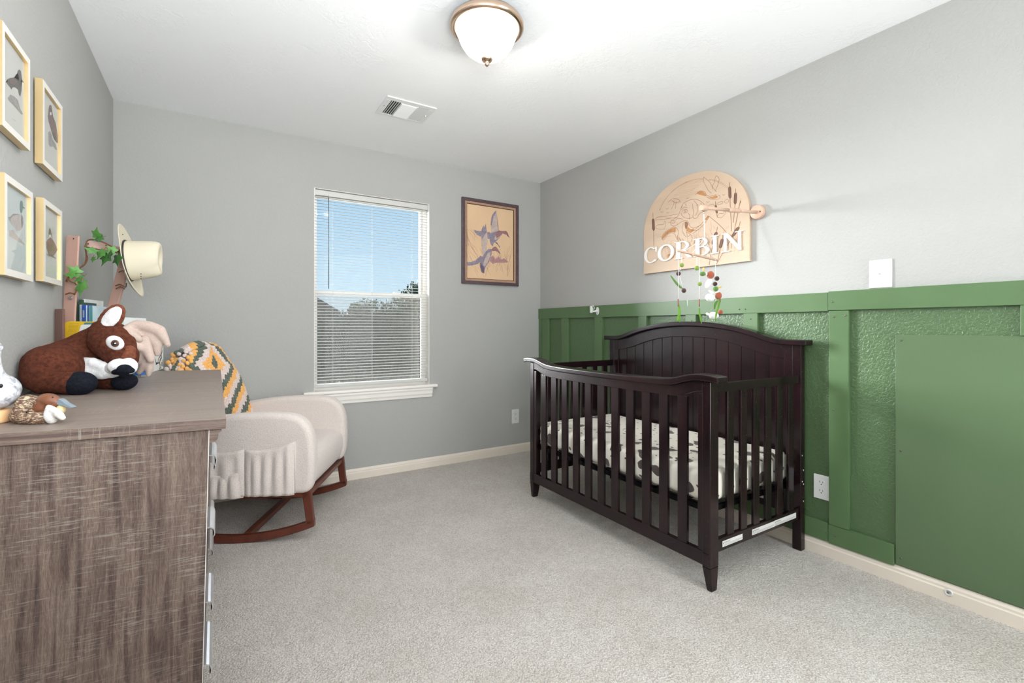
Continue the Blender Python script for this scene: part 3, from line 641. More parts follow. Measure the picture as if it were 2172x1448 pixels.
prey=[[(250,860),(230,900)],[(290,840),(270,880)],[(210,900),(195,940)],[(370,920),(380,980)],[(400,940),(420,990)],[(440,960),(470,1000)],[(330,790),(260,830),(200,870),(160,930),(165,975),(200,960),(240,900),(300,880),(340,900)],[(340,900),(360,950),(400,1000)],[(350,800),(390,860),(380,930),(420,990)],[(480,770),(500,860),(520,930),(560,900)],[(460,740),(440,800),(450,880),(500,940)]]
fly=[[(620,350),(660,310),(700,295),(760,310),(780,350),(830,370),(900,350),(960,360),(970,390),(930,410),(850,410),(780,380)],[(740,100),(740,160),(770,220),(800,280),(850,330)],[(740,100),(790,140),(830,180),(870,250),(920,310)],[(900,120),(915,85),(950,110),(955,150),(935,220),(905,290)],[(900,120),(885,180),(865,230),(860,270)],[(240,455),(280,420),(330,400),(390,415),(420,455)],[(330,430),(320,490),(285,555)],[(360,440),(350,490),(345,545)],[(300,430),(350,460),(410,440)]]
lines(dog,.0022,'engraved_dog','burnt_line'); lines(prey+fly,.0020,'engraved_birds','burnt_line')
rnd=random.Random(9); L=[]
for i in range(17):  # sky hatching
    y=150+i*20; x0=470-i*16; L.append([(x0,y+20),(x0+180+rnd.uniform(-30,30),y-2),(x0+330+rnd.uniform(-80,10),y-30)])
arc=[(125,560),(160,480),(210,400),(290,310),(400,225),(520,165),(620,135),(730,125)]
L2=[arc[3:]]
ap=crv([Vector((x,y,0)) for x,y in arc],6)
for i in range(0,len(ap)-12,1): p=ap[i]; L2.append([(p.x-6,p.y+4),(p.x+14,p.y-3)])
for i in range(16): x=800+i*18; y=130+i*i*.55; L2.append([(x,y+18),(x+35,y)])
lines(L,.0007,'engraved_sky','burnt_light'); lines(L2,.0014,'engraved_sun','burnt_line')
L=[]
for i in range(80):
    x=rnd.uniform(200,1230); y0=rnd.uniform(1080,1260)-(x-200)*.10; l=rnd.uniform(60,230); L.append([(x,y0),(x+rnd.uniform(-20,20),y0-l*.5),(x+rnd.uniform(-70,90),y0-l)])
for i in range(36):
    x=rnd.uniform(360,900); y=rnd.uniform(640,1000); L.append([(x,y),(x+rnd.uniform(-20,30),y+rnd.uniform(30,80))])
for i in range(16):
    x=rnd.uniform(20,330); y=rnd.uniform(640,1000); L.append([(x,y),(x+rnd.uniform(60,110),y-8)])
lines(L,.0009,'engraved_grass','burnt_light')
L=[[(60,690),(100,660),(200,650),(390,615)],[(60,700),(150,695),(250,680),(380,660)],[(810,500),(860,480),(900,500),(935,465),(1000,440),(1000,470),(930,490)],[(1030,440),(1060,410),(1090,430),(1070,465),(1040,460),(1030,440)],[(70,790),(110,765),(180,760),(195,720),(215,735),(205,790),(180,825),(80,820),(70,790)],[(925,660),(960,610),(1010,610),(1030,580),(1050,590),(1020,640),(980,670),(925,660)]]
for x,y in ((520,395),(800,450),(1020,352),(230,545),(160,590),(240,598)): L.append([(x-20,y-8),(x,y+5),(x+20,y-12)])
lines(L,.0018,'engraved_small_ducks','burnt_line')
def sg(k,pts,m_=0):
    b=B(); q=crv([Vector((x,y,0)) for x,y in pts+[pts[0]]],3)[:-1]; b.poly([sp(v.x,v.y,XS-.0003-.00004*k) for v in q]); b.obj('stained_area',['stain_gold','burnt_line'][m_],ns)
sg(1,[(350,800),(300,815),(210,870),(165,930),(170,965),(240,895),(300,870),(345,870)]); sg(2,[(640,330),(680,298),(740,310),(775,350),(770,368),(700,352)]); sg(3,[(500,850),(560,880),(610,820),(560,830),(520,800)]); sg(4,[(780,700),(820,655),(800,640),(765,690)])
sg(5,[(780,370),(840,385),(900,360),(940,380),(870,405)]); sg(6,[(240,1180),(300,1170),(330,1220),(270,1240),(230,1220)]); sg(7,[(475,730),(505,725),(525,760),(500,830),(480,800)],1)
# cattails
def cattail(x,y0,y1,w,tilt,ys,ye,xe):
    b=B(); q=[]; n=16
    for i in range(n+1):
        t=i/n; hw=w*min(1,.25+.75*math.sqrt(min(1,min(t,1-t)/.16))); q.append((t,hw))
    def c(t,o): y=y0+(y1-y0)*t; return sp(x+tilt*(t-.5)*2+o,y,XS-.0012)
    pts=[c(t,-h) for t,h in q]+[c(t,h) for t,h in q[::-1]]
    b.prism(pts,(.001,0,0)); o=b.obj('cattail','burnt_dark',ns)
    b=B(); ribbon(b,crv([sp(x-tilt-tilt*.5,ys,XS-.0008),c(0,0),c(1,0),sp((x+tilt+xe)/2,(y1+ye)/2,XS-.0008),sp(xe,ye,XS-.0008)],5),.003,(1,0,0)); b.obj('stem','burnt_line',ns,recalc=False)
cattail(38,680,850,17,4,600,1060,45); cattail(1105,232,400,20,2,175,860,1130); cattail(1182,318,480,20,-4,262,740,1155); cattail(916,490,610,14,8,440,660,930)
cattail(893,866,1045,24,-26,800,1330,815); cattail(985,962,1095,22,-16,905,1290,935); cattail(1185,795,935,24,-44,720,1320,915)
cattail(1250,440,470,5,-6,420,1100,1120)
# letters: CORBIN
def ringpts(cx,cz,rx,rz,tx,tz,a0,a1,n=28):
    o=[];i_=[]
    for k in range(n+1):
        a=R(a0+(a1-a0)*k/n); o.append((cx+rx*math.cos(a),cz+rz*math.sin(a))); i_.append((cx+(rx-tx)*math.cos(a),cz+(rz-tz)*math.sin(a)))
    return o,i_
def letter(ch,yl,yr,z0,z1):
    w=yl-yr; h=z1-z0; b=B(); XF=XS-.0075
    kk=[0]
    def pr(pts):
        kk[0]+=1; e=.00004*(kk[0]%9); b.prism([(XF-e,yl-x*w,z0+z*h) for x,z in pts],(.0078,0,0))
    def ring(*a):
        o,i_=ringpts(*a)
        for k in range(len(o)-1): pr([o[k],o[k+1],i_[k+1],i_[k]])
    bx=lambda x0,x1,y0,y1: pr([(x0,y0),(x1,y0),(x1,y1),(x0,y1)])
    if ch=='C': ring(.52,.5,.52,.5,.17,.07,48,318); pr([(.84,.92),(.95,.98),(.99,.64),(.88,.66)]); pr([(.80,.10),(.93,.20),(.99,.22),(.86,.06)])
    if ch=='O': ring(.5,.5,.5,.5,.19,.08,0,360,40)
    if ch in 'RB': bx(.12,.36,0,1); bx(0,.5,0,.05); bx(0,.5,.95,1)
    if ch=='R': ring(.5,.735,.36,.265,.17,.06,-90,90); bx(.3,.52,.94,1); bx(.3,.52,.47,.53); pr([(.44,.50),(.62,.50),(1.0,.05),(1.02,0),(.80,0)])
    if ch=='B': ring(.5,.755,.36,.245,.18,.055,-90,90); ring(.52,.265,.46,.265,.20,.055,-90,90); bx(.3,.54,.945,1); bx(.3,.55,.47,.53); bx(.3,.54,0,.055)
    if ch=='I': bx(.28,.72,0,1); bx(0,1,0,.055); bx(0,1,.945,1)
    if ch=='N': bx(.13,.25,.03,.97); bx(.76,.88,.02,.97); pr([(.0,1),(.28,1),(.90,.12),(.90,0),(.80,0),(.13,.93)]); bx(0,.4,0,.05); bx(.62,1.0,.95,1)
    return b.obj('letter','letter_white',ns)
for ch,a,c in (('C',2.299,2.187),('O',2.182,2.048),('R',2.046,1.917),('B',1.900,1.789),('I',1.781,1.729),('N',1.712,1.573)):
    letter(ch,a,c,1.549,1.658)
# ================================================================== BABY MOBILE
M('pale_beech',(204,170,148),.5,var=14,vamt=.06,scale=(1,1,1)); M('white_string',(238,236,230),.8); M('felt_lime',(122,146,60),.95,bs=120,bd=.001,sheen=.3); M('felt_brown',(66,42,38),.95,bs=120,bd=.001,sheen=.3); M('felt_green',(84,122,52),.95,sheen=.3); M('felt_rust',(160,84,58),.95,bs=100,bd=.001,sheen=.3); M('felt_white',(240,239,236),.95,bs=90,bd=.001,sheen=.3); M('felt_yellow',(226,184,90),.95); M('felt_reed',(96,140,48),.95); M('felt_stem',(140,92,80),.95)
mb=thing('baby_mobile','wall mounted beech arm with felt ducks, balls and reeds hanging over the crib','mobile',(XR,1.508,1.747))
dc=Vector((XR,1.5005,1.745)); hd=at(1493,441,2.373)
B().lathe([(0,0),(.038,0),(.039,.004),(.038,.022),(.035,.025),(0,.025)],dc,36,axis=(-1,0,0)).obj('wall_disc','pale_beech',mb)
for dy in (.022,-.022): B().ball((XR-.0255,1.5005+dy,1.742),.0035,8).obj('screw','felt_brown',mb)
ax=(hd-dc); q=lambda t: dc+ax*t
B().tube([q(.03),q(.38)],.0085,14).obj('arm_rod','pale_beech',mb); B().tube([q(.36),q(.39),q(.56),q(.575)],[.008,.0125,.0125,.009],16).obj('joint_sleeve','pale_beech',mb); B().tube([q(.57),q(.98)],.0082,14).obj('arm_rod','pale_beech',mb)
B().tube([q(.955),q(.965),q(1.035),q(1.045)],[.012,.0155,.0155,.013],20).obj('end_knob','pale_beech',mb)
B().tube(crv([hd+Vector((0,0,-.014)),hd+Vector((.004,.004,-.022)),hd+Vector((0,0,-.030)),hd+Vector((-.004,-.004,-.022)),hd+Vector((0,0,-.014))],5),.0012,6).obj('metal_ring','chrome',mb)
bl_,br_=at(1437,531,2.25),at(1523,552,2.50); mid_=(bl_+br_)/2
B().tube([bl_,br_],.0062,6).obj('crossbar','pale_beech',mb,bev=.001)
pd=(br_-bl_).normalized().cross(Vector((0,0,1))); c1_,c2_=mid_-pd*.125,mid_+pd*.125
# second bar crosses the first, seen almost end on
c1_,c2_=at(1470,539,2.26),at(1500,547,2.48)
topk=at(1495,505,2.373)
b=B().tube([hd+Vector((0,0,-.03)),topk],.0022,6); b.obj('hanging_cord','white_string',mb)
b=B()
for e in (bl_.lerp(br_,.12),bl_.lerp(br_,.88),mid_+Vector((-.03,.03,0)),mid_+Vector((.03,-.03,0))): b.tube([topk,e],.0010,5)
b.obj('spreader_strings','white_string',mb)
B().tube([c1_,c2_],.0058,6).obj('crossbar','pale_beech',mb,bev=.001)
TD=2.36
def felt_ball(px,py,r,m_,t=TD): return B().ball(at(px,py,t),r,16).obj('felt_ball',m_,mb)
def string(pts,t=TD): B().tube([at(x,y,t) for x,y in pts],.0009,5).obj('string','white_string',mb)
def leaf(pts,w,t=TD,m_='felt_reed'):
    b=B(); P=crv([at(x,y,t) for x,y in pts],4); n=len(P); b.tube(P,[w*(.25+.75*math.sin(PI*(i+.6)/(n+.4))) for i in range(n)],8,flat=.35); return b.obj('felt_leaf',m_,mb)
string([(1438.5,534),(1439,634)],2.27); string([(1446,536),(1446,562),(1440,580),(1450,616)],2.30); string([(1483.5,546),(1484,636)],2.38); string([(1478,542),(1478,568)],2.36); string([(1517,550),(1518,586),(1520,600),(1518,640)],2.47)
string([(1457.5,636),(1458.5,649)],2.3)
felt_ball(1446,562,.0105,'felt_lime',2.30); felt_ball(1439,580,.0115,'felt_brown',2.29); felt_ball(1450.5,616,.0115,'felt_brown',2.29); felt_ball(1478,568.5,.0120,'felt_lime',2.36); felt_ball(1484,602,.0105,'felt_lime',2.38); felt_ball(1520.5,590.5,.0125,'felt_brown',2.45); felt_ball(1516.5,602,.0118,'felt_brown',2.45)
leaf([(1422.5,584),(1432,597),(1441,607),(1448.5,612)],.0058,2.29,'felt_green')
for x,t in ((1438.5,2.27),(1483.5,2.38)):
    B().tube([at(x,634,t),at(x,650,t)],.0030,8).obj('reed_head','felt_stem',mb)
leaf([(1439,645),(1441,662),(1436,682)],.0062,2.27); leaf([(1440,645),(1441,664),(1442,683)],.0050,2.27)
leaf([(1482.5,653),(1485,668),(1488,686)],.0042,2.38); leaf([(1484.5,653),(1483,664),(1484,672)],.0030,2.38)
def felt_duck(parts,t):
    for nm,m_,px,py,r,rot in parts: B().ball(at(px,py,t),r,16,rot=Euler(rot).to_matrix()).obj(nm,m_,mb)
felt_duck([('duck_head','felt_green',1490,580.5,(.0155,.0155,.0115),(0,0,-.5)),('duck_beak','felt_yellow',1492.5,571,(.0050,.0050,.0105),(0,.1,0)),('duck_collar','felt_white',1498,581,(.004,.010,.010),(0,0,-.5)),
 ('duck_breast','felt_rust',1507,583,(.0185,.0185,.0205),(0,0,0)),('duck_wing','felt_white',1503,600,(.0135,.014,.033),(0,.65,0))],2.42)
felt_duck([('duck_head','felt_green',1518,612.5,(.0130,.013,.0135),(0,0,0)),('duck_beak','felt_yellow',1527,609,(.0110,.006,.0045),(0,-.3,0)),('duck_collar','felt_white',1521,619,(.0100,.010,.004),(0,-.3,0)),
 ('duck_breast','felt_rust',1524,627,(.0165,.0165,.0195),(0,.3,0)),('duck_body','felt_white',1506,631,(.030,.018,.0200),(0,.15,0)),('duck_wing','felt_white',1509,619.5,(.026,.008,.0050),(0,.35,0))],2.43)
leaf([(1523,637),(1517,644),(1515,655)],.0070,2.44,'felt_green'); leaf([(1526,628),(1525,645),(1520,662),(1517,679)],.0056,2.44); leaf([(1527,630),(1528,638),(1526,647)],.0020,2.44,'felt_stem')
felt_duck([('duck_body','felt_white',1514,669,(.034,.019,.0195),(0,.1,0)),('duck_breast','felt_rust',1528,661.5,(.0125,.0125,.0125),(0,0,0)),('duck_tail','felt_white',1501,666,(.012,.008,.006),(0,.5,0))],2.48)
# ================================================================== CRIB
WD='espresso_wood'
cb=thing('crib','dark espresso wooden baby crib with arched headboard against the green wall','crib',(2.13,1.925,0))
YC=1.925; XF=1.757; XH=2.469
def mir(tab): return tab+[(2*YC-y,z) for y,z in tab[::-1]]
ftop=mir([(1.203,.908),(1.235,.915),(1.285,.916),(1.330,.914),(1.370,.906),(1.410,.894),(1.450,.885),(1.52,.879),(1.64,.876),(1.80,.874),(1.92,.873)])
fbot=mir([(1.203,.882),(1.235,.886),(1.285,.888),(1.330,.885),(1.370,.876),(1.410,.862),(1.450,.852),(1.52,.848),(1.64,.846),(1.80,.845),(1.92,.844)])
aprb=mir([(1.288,.842),(1.320,.840),(1.360,.826),(1.400,.812),(1.440,.806),(1.50,.803),(1.64,.801),(1.92,.800)])
def band(top,bot,x0,x1,name,n=70,bev=.004,ya=None,yb=None):
    ya=ya if ya is not None else top[0][0]; yb=yb if yb is not None else top[-1][0]
    b=B(); ys=[ya+(yb-ya)*i/n for i in range(n+1)]
    def sm(tab,y): return sum(interp(tab,y+d) for d in (-.02,-.012,-.005,0,.005,.012,.02))/7
    vs=[];fs=[]
    for y in ys:
        zt,zb=sm(top,y),sm(bot,y); vs+=[(x0,y,zb),(x0,y,zt),(x1,y,zt),(x1,y,zb)]
    for i in range(n):
        a=4*i; c=a+4
        for k in range(4): fs.append((a+k,a+(k+1)%4,c+(k+1)%4,c+k))
    fs+=[(0,1,2,3),(4*n+3,4*n+2,4*n+1,4*n)]
    b.faces(vs,fs); return b.obj(name,WD,cb,bev=bev,seg=3)
band(ftop,fbot,XF-.022,XF+.052,'front_cap_rail',bev=.006)
band(fbot,aprb,XF+.002,XF+.022,'front_apron',bev=.002,ya=1.292,yb=2*YC-1.292)
def post(x0,x1,y0,y1,z1,name,foot=True,ins=1):
    b=B()
    if foot:
        zf=.100; tx=.012; xa,xb=(x0+0,x1); 
        ya,yb=(y0,y1)
        # foot tapers towards the floor on the inward side
        if y0<YC: fy0,fy1=y0+.0,y1-.016
        else: fy0,fy1=y0+.016,y1
        b.hexa([(x0+(.010 if x0<2.2 else 0),fy0,0),(x1-(.012 if x0<2.2 else 0),fy0,0),(x1-(.012 if x0<2.2 else 0),fy1,0),(x0+(.010 if x0<2.2 else 0),fy1,0),(xa,ya,zf),(xb,ya,zf),(xb,yb,zf),(xa,yb,zf)])
    else: zf=0
    b.box((x0,y0,zf),(x1,y1,z1)); return b.obj(name,WD,cb,bev=.003)
post(XF,XF+.058,1.252,1.292,.884,'front_post'); post(XF,XF+.058,2*YC-1.292,2*YC-1.252,.884,'front_post')
for y0 in (1.256,2*YC-1.288):
    B().box((XF-.004,y0,.112),(XF+.002,y0+.032,.160)).obj('foot_block',WD,cb,bev=.003)
for y in (1.292,2*YC-1.316): B().box((XF+.004,y,.16),(XF+.020,y+.024,.83)).obj('edge_stile',WD,cb,bev=.002)
for k in range(11):
    yc=1.396+k*.1056; B().box((XF+.003,yc-.0255,.155),(XF+.018,yc+.0255,.812)).obj('slat',WD,cb,bev=.002)
B().box((XF+.001,1.292,.103),(XF+.024,2*YC-1.292,.164)).obj('front_bottom_rail',WD,cb,bev=.003)
# headboard
htop=mir([(1.212,1.052),(1.29,1.052),(1.34,1.053),(1.385,1.060),(1.431,1.073),(1.50,1.096),(1.57,1.114),(1.65,1.129),(1.74,1.141),(1.83,1.148),(1.92,1.150)])
hbot=[(y,z-.029) for y,z in htop]
harc=mir([(1.292,.956),(1.36,.957),(1.40,.963),(1.45,.974),(1.50,.988),(1.56,1.007),(1.64,1.029),(1.72,1.044),(1.80,1.053),(1.92,1.057)])
band(htop,hbot,XH-.026,XH+.044,'headboard_cap',bev=.006,ya=1.212,yb=2*YC-1.212)
band(hbot,harc,XH+.002,XH+.024,'headboard_arch',bev=.002,ya=1.334,yb=2*YC-1.334)
for s in (0,1):
    m_=lambda a,b_: (a,b_) if not s else (2*YC-b_,2*YC-a)
    y0,y1=m_(1.248,1.291); post(XH,XH+.038,y0,y1,1.026,'rear_post',foot=False)
    y0,y1=m_(1.291,1.334); B().box((XH+.003,y0,.17),(XH+.026,y1,1.026)).obj('headboard_stile',WD,cb,bev=.002)
for k in range(15):
    y0=1.334+k*(2*(YC-1.334))/15; y1=y0+2*(YC-1.334)/15
    za=interp(harc,y0)+.01; zb=interp(harc,y1)+.01
    b=B(); e=.0008; b.hexa([(XH+.010,y0+e,.24),(XH+.020,y0+e,.24),(XH+.020,y1-e,.24),(XH+.010,y1-e,.24),(XH+.010,y0+e,za),(XH+.020,y0+e,za),(XH+.020,y1-e,zb),(XH+.010,y1-e,zb)])
    b.obj('plank',WD,cb,bev=.0018)
B().box((XH+.003,1.334,.17),(XH+.026,2*YC-1.334,.26)).obj('headboard_bottom_rail',WD,cb,bev=.003)
# side rails and their slats
for s in (0,1):
    ya=1.256 if not s else 2*YC-1.256-.020; 
    B().box((XF+.052,ya,.834),(XH+.002,ya+.020,.876)).obj('side_top_rail',WD,cb,bev=.004)
    B().box((XF+.052,ya,.155),(XH+.002,ya+.020,.212)).obj('side_bottom_rail',WD,cb,bev=.003)
    for k in range(6):
        x=1.888+k*.0982; B().box((x,ya+.003,.205),(x+.047,ya+.017,.84)).obj('side_slat',WD,cb,bev=.0025)
# warning labels on the near side bottom rail
M('label_white',(225,223,220),.5); M('label_print',(70,66,66),.6)
def sticker(x0,x1,z0,z1,txt=True,y=1.2552):
    L=B().box((x0,y-.0005,z0),(x1,y,z1)).obj('warning_label','label_white',cb)
    m_=Matrix.Translation(Vector((x0+.012,y-.0006,z1-.011)))@Matrix.Rotation(R(90),4,'X')
    text_obj('heading','WARNING:',.0085,'label_print',L,m_,.0001)
    b=B(); b.faces([(x0+.003,y-.0008,z1-.012),(x0+.010,y-.0008,z1-.012),(x0+.0065,y-.0008,z1-.004)],[(0,1,2)]); b.obj('triangle','label_print',L)
    b=B()
    for k in range(3): b.box((x0+.006,y-.0007,z0+.003+k*.0035),(x1-.006-.02*(k==0),y-.0006,z0+.0038+k*.0035))
    b.obj('small_print','label_print',L)
sticker(1.845,1.990,.171,.196); sticker(2.064,2.245,.171,.197); sticker(2.246,2.436,.172,.198)
for y in (1.44,1.56): B().box((XH+.0022,y,.205),(XH+.003,y+.07,.235)).obj('warning_label','label_white',cb)
# bolts on the rear post
for z in (.475,.40,.345,.33,.245):
    for xx in ((XH+.012,) if z in(.475,.345) else (XH+.024,)):
        B().lathe([(0,0),(.005,0),(.005,.0015),(0,.002)],(xx,1.2478,z),12,axis=(0,-1,0)).obj('bolt','chrome',cb)
# metal mattress support
b=B(); x0,x1,y0,y1,z=1.795,2.458,1.285,2.568,.345
for a,c in (((x0,y0,z-.028),(x1,y0+.003,z)),((x0,y1-.003,z-.028),(x1,y1,z)),((x0,y0,z-.028),(x0+.003,y1,z)),((x1-.003,y0,z-.028),(x1,y1,z)),((x0,y0,z-.003),(x1,y0+.022,z)),((x0,y1-.022,z-.003),(x1,y1,z)),((x0,y0,z-.003),(x0+.022,y1,z)),((x1-.022,y0,z-.003),(x1,y1,z))): b.box(a,c)
b.obj('mattress_support','black_metal',cb)
for k in range(7):
    y=1.40+k*.175; B().box((x0,y,z-.006),(x1,y+.02,z)).obj('support_bar','black_metal',cb)
for x in (x0+.004,x1-.02):
    for y in (y0+.02,y1-.05): B().box((x,y,.20 if x>2 else .30),(x+.016,y+.003,z)).obj('support_bracket','black_metal',cb)
for px,py in ((1466,1056),): pass
B().lathe([(0,0),(.006,0),(.006,.003),(0,.004)],(x0-.001,1.33,z-.014),12,axis=(-1,0,0)).obj('bolt','chrome',cb)
# mattress
b=B(); mx0,mx1,my0,my1,mz0,mz1=1.798,2.452,1.288,2.566,.349,.492
nx,ny,nz=22,42,6; g={}
def mpt(u,v,w):
    rr=.05; 
    x=mx0+(mx1-mx0)*u; y=my0+(my1-my0)*v; z=mz0+(mz1-mz0)*w
    # round the plan corners and the top edge
    cx=min(max(x,mx0+rr),mx1-rr); cy=min(max(y,my0+rr),my1-rr); cz=min(max(z,mz0+.03),mz1-.04)
    d=Vector((x-cx,y-cy,(z-cz))); 
    if d.length>1e-6:
        k=Vector((abs(d.x)/rr,abs(d.y)/rr,abs(d.z)/(.04 if z>cz else .03)))
        m_=max(k.x,k.y,k.z); l=(k.x**2.6+k.y**2.6+k.z**2.6)**(1/2.6)
        d*=m_/l
    p=Vector((cx,cy,cz))+d
    n1=mnoise.noise(Vector((p.x*7,p.y*7,3)))*.5+.5
    side=1-smoothstep(.5,1,w)
    edge=(u in(0,1)) or (v in (0,1))
    if edge:
        f=mnoise.noise(Vector((p.x*16,p.y*16,p.z*5)))+.6*mnoise.noise(Vector((p.x*38,p.y*38,p.z*9+4)))
        nn=Vector(((u==1)-(u==0),(v==1)-(v==0),0)); p+=nn*(f*.0045*side+.004*math.sin(PI*w)-.004)
    if w==1: p.z+=.004*math.sin(PI*u)*math.sin(PI*v)+.0015*mnoise.noise(Vector((p.x*9,p.y*9,1)))
    return p
def grid(fn,na,nb,b):
    V=[[b.bm.verts.new(fn(i/na,j/nb)) for j in range(nb+1)] for i in range(na+1)]
    for i in range(na):
        for j in range(nb):
            f=b.bm.faces.new((V[i][j],V[i+1][j],V[i+1][j+1],V[i][j+1])); f.smooth=True
nx,ny,nz=40,110,14
grid(lambda a,c:mpt(a,c,1),nx,ny,b); grid(lambda a,c:mpt(a,c,0),nx,ny,b)
for v in (0,1): grid(lambda a,c:mpt(a,v,c),nx,nz,b)
for u in (0,1): grid(lambda a,c:mpt(u,a,c),ny,nz,b)
bmesh.ops.remove_doubles(b.bm,verts=b.bm.verts,dist=.0006)
mt=b.obj('crib_mattress','cow_print_sheet'); tag(mt,'crib mattress in a cream and brown cow print fitted sheet','mattress')
# ================================================================== ROCKING CHAIR
CF=R(-27); CM=Matrix.Translation((.272,3.112,0))@Matrix.Rotation(CF,4,'Z')
rc=thing('rocking_chair','cream boucle rocking armchair with walnut rockers under the window','armchair',(.272,3.112,0),Matrix.Rotation(CF,3,'Z'))
def cobj(b,name,m_,**k): return b.obj(name,m_,rc,local=True,**k)
# arms: side panels with a rolled front-top curve
def arm_profile():
    return [(-.36,.262),(-.2,.258),(.1,.254),(.27,.251),(.305,.252),(.328,.262),(.342,.285),(.350,.32),(.356,.38),(.356,.46),(.350,.53),(.334,.585),(.305,.628),(.262,.655),(.20,.668),(.10,.672),(-.02,.668),(-.15,.655),(-.30,.63),(-.37,.60)]
def panel(prof,w0,w1,rnd,name,m_,cap=5):
    # extrude profile across w with rounded long edges (puffy upholstery)
    b=B(); C_=Vector((sum(p[0] for p in prof)/len(prof),0,sum(p[1] for p in prof)/len(prof)))
    P=crv([Vector((s,0,z)) for s,z in prof]+[Vector((prof[0][0],0,prof[0][1]))],3)[:-1]; n=len(P)
    nr=[]
    for i in range(n):
        t=P[(i+1)%n]-P[i-1]; nn=Vector((t.z,0,-t.x)).normalized()
        if nn.dot(P[i]-C_)<0: nn=-nn
        nr.append(nn)
    rings=[]; ws=[]
    for k in range(cap+1): a=PI/2*k/cap; ws.append((w0+rnd*(1-math.sin(a)) if False else w0+rnd*(1-math.cos(PI/2-PI/2*k/cap)) ,rnd*(1-math.sin(a))))
    ws=[(w0+rnd*(1-math.cos(PI/2*k/cap)),rnd*(1-math.sin(PI/2*k/cap))) for k in range(cap+1)]
    ws+= [(w1-(w-w0),i_) for w,i_ in ws[::-1]]
    for w,ins in ws: rings.append([b.bm.verts.new(P[i]-nr[i]*ins+Vector((0,w,0))) for i in range(n)])
    for a,c in zip(rings,rings[1:]):
        for i in range(n):
            f=b.bm.faces.new((a[i],a[(i+1)%n],c[(i+1)%n],c[i])); f.smooth=True
    for rg in (rings[0][::-1],rings[-1]):
        f=b.bm.faces.new(rg); bmesh.ops.triangulate(b.bm,faces=[f])
    return cobj(b,name,m_)
panel(arm_profile(),-.355,-.265,.030,'arm','boucle_fabric'); panel(arm_profile(),.265,.355,.030,'arm','boucle_fabric')
# seat cushion
panel([(-.26,.262),(-.1,.257),(.1,.254),(.25,.251),(.285,.252),(.310,.262),(.326,.285),(.338,.32),(.346,.37),(.338,.42),(.305,.452),(.24,.462),(.05,.458),(-.26,.445)],-.272,.272,.018,'seat_cushion','boucle_fabric')
# back
def back_pt(u,v,side):   # u -1..1 across, v 0..1 height, side 0 front 1 rear
    z=.27+v*.72; hw=.295-.02*v-.10*max(0,(v-.72)/.28)**2.2
    s=-.13-.20*v-.02*v*v - side*(.115-.035*v)
    z-= .045*abs(u)**3*smoothstep(.55,1,v)
    s+= (-.028*abs(u)**3 if not side else .02*abs(u)**3)
    return Vector((s,u*hw,z))
b=B(); nu,nv=20,22; 
F_=[[b.bm.verts.new(back_pt(-1+2*i/nu,j/nv,0)) for i in range(nu+1)] for j in range(nv+1)]
G_=[[b.bm.verts.new(back_pt(-1+2*i/nu,j/nv,1)) for i in range(nu+1)] for j in range(nv+1)]
for A_ in (F_,G_):
    for j in range(nv):
        for i in range(nu): b.bm.faces.new((A_[j][i],A_[j][i+1],A_[j+1][i+1],A_[j+1][i]))
for j in range(nv):
    for i in (0,nu): b.bm.faces.new((F_[j][i],F_[j+1][i],G_[j+1][i],G_[j][i]))
for i in range(nu):
    for j in (0,nv): b.bm.faces.new((F_[j][i],F_[j][i+1],G_[j][i+1],G_[j][i]))
cobj(b,'backrest','boucle_fabric',bev=.03,seg=4,smooth=True)
# side pocket with gathered folds on the near arm
def pocket(s0,s1,z0,zt0,zt1,dp,folds,ph,name='side_pocket'):
    b=B(); n,m=46,18; V=[]
    for i in range(n+1):
        row=[]
        u=i/n; s=s0+(s1-s0)*u; top=zt0+(zt1-zt0)*u-.016*math.sin(PI*u)
        for j in range(m+1):
            v=j/m; z=z0+(top-z0)*v
            edge=min(1,u*9,(1-u)*9); bulge=dp*(math.sin(PI*min(1,(v*.75+.12)))*.55+.45)*edge
            bulge*= (1 if v<.97 else .9)
            f=.0055*math.sin(u*folds*PI+ph+v*.9)*edge*smoothstep(0,.25,1-v)*(.4+.6*math.sin(PI*v))
            row.append(b.bm.verts.new((s-.015*(1-v)*math.sin(PI*u),-.356-bulge-f-.002,z)))
        V.append(row)
    for i in range(n):
        for j in range(m): f=b.bm.faces.new((V[i][j],V[i+1][j],V[i+1][j+1],V[i][j+1])); f.smooth=True
    o=cobj(b,name,'boucle_fabric'); md=o.modifiers.new('t','SOLIDIFY'); md.thickness=.005; md.offset=1
    b=B(); b.tube([Vector(v.co) for v in []] or [(s0+(s1-s0)*i/20-.0,-.359-dp*.42*min(1,i/20*9,(1-i/20)*9),zt0+(zt1-zt0)*i/20-.016*math.sin(PI*i/20)) for i in range(21)],.0042,7)
    b.obj('hem','boucle_fabric',o,local=True)
    return o
pocket(.020,.262,.252,.486,.522,.016,9,.3)
pocket(-.225,.016,.252,.49,.488,.014,6,1.2); pocket(-.22,.010,.245,.375,.38,.022,10,.4)
for s,z0,z1 in ((.265,.26,.525),(.018,.26,.49)): cobj(B().tube([(s,-.357,z0),(s+.002,-.360,(z0+z1)/2),(s,-.357,z1)],.0035,6),'seam','boucle_fabric')
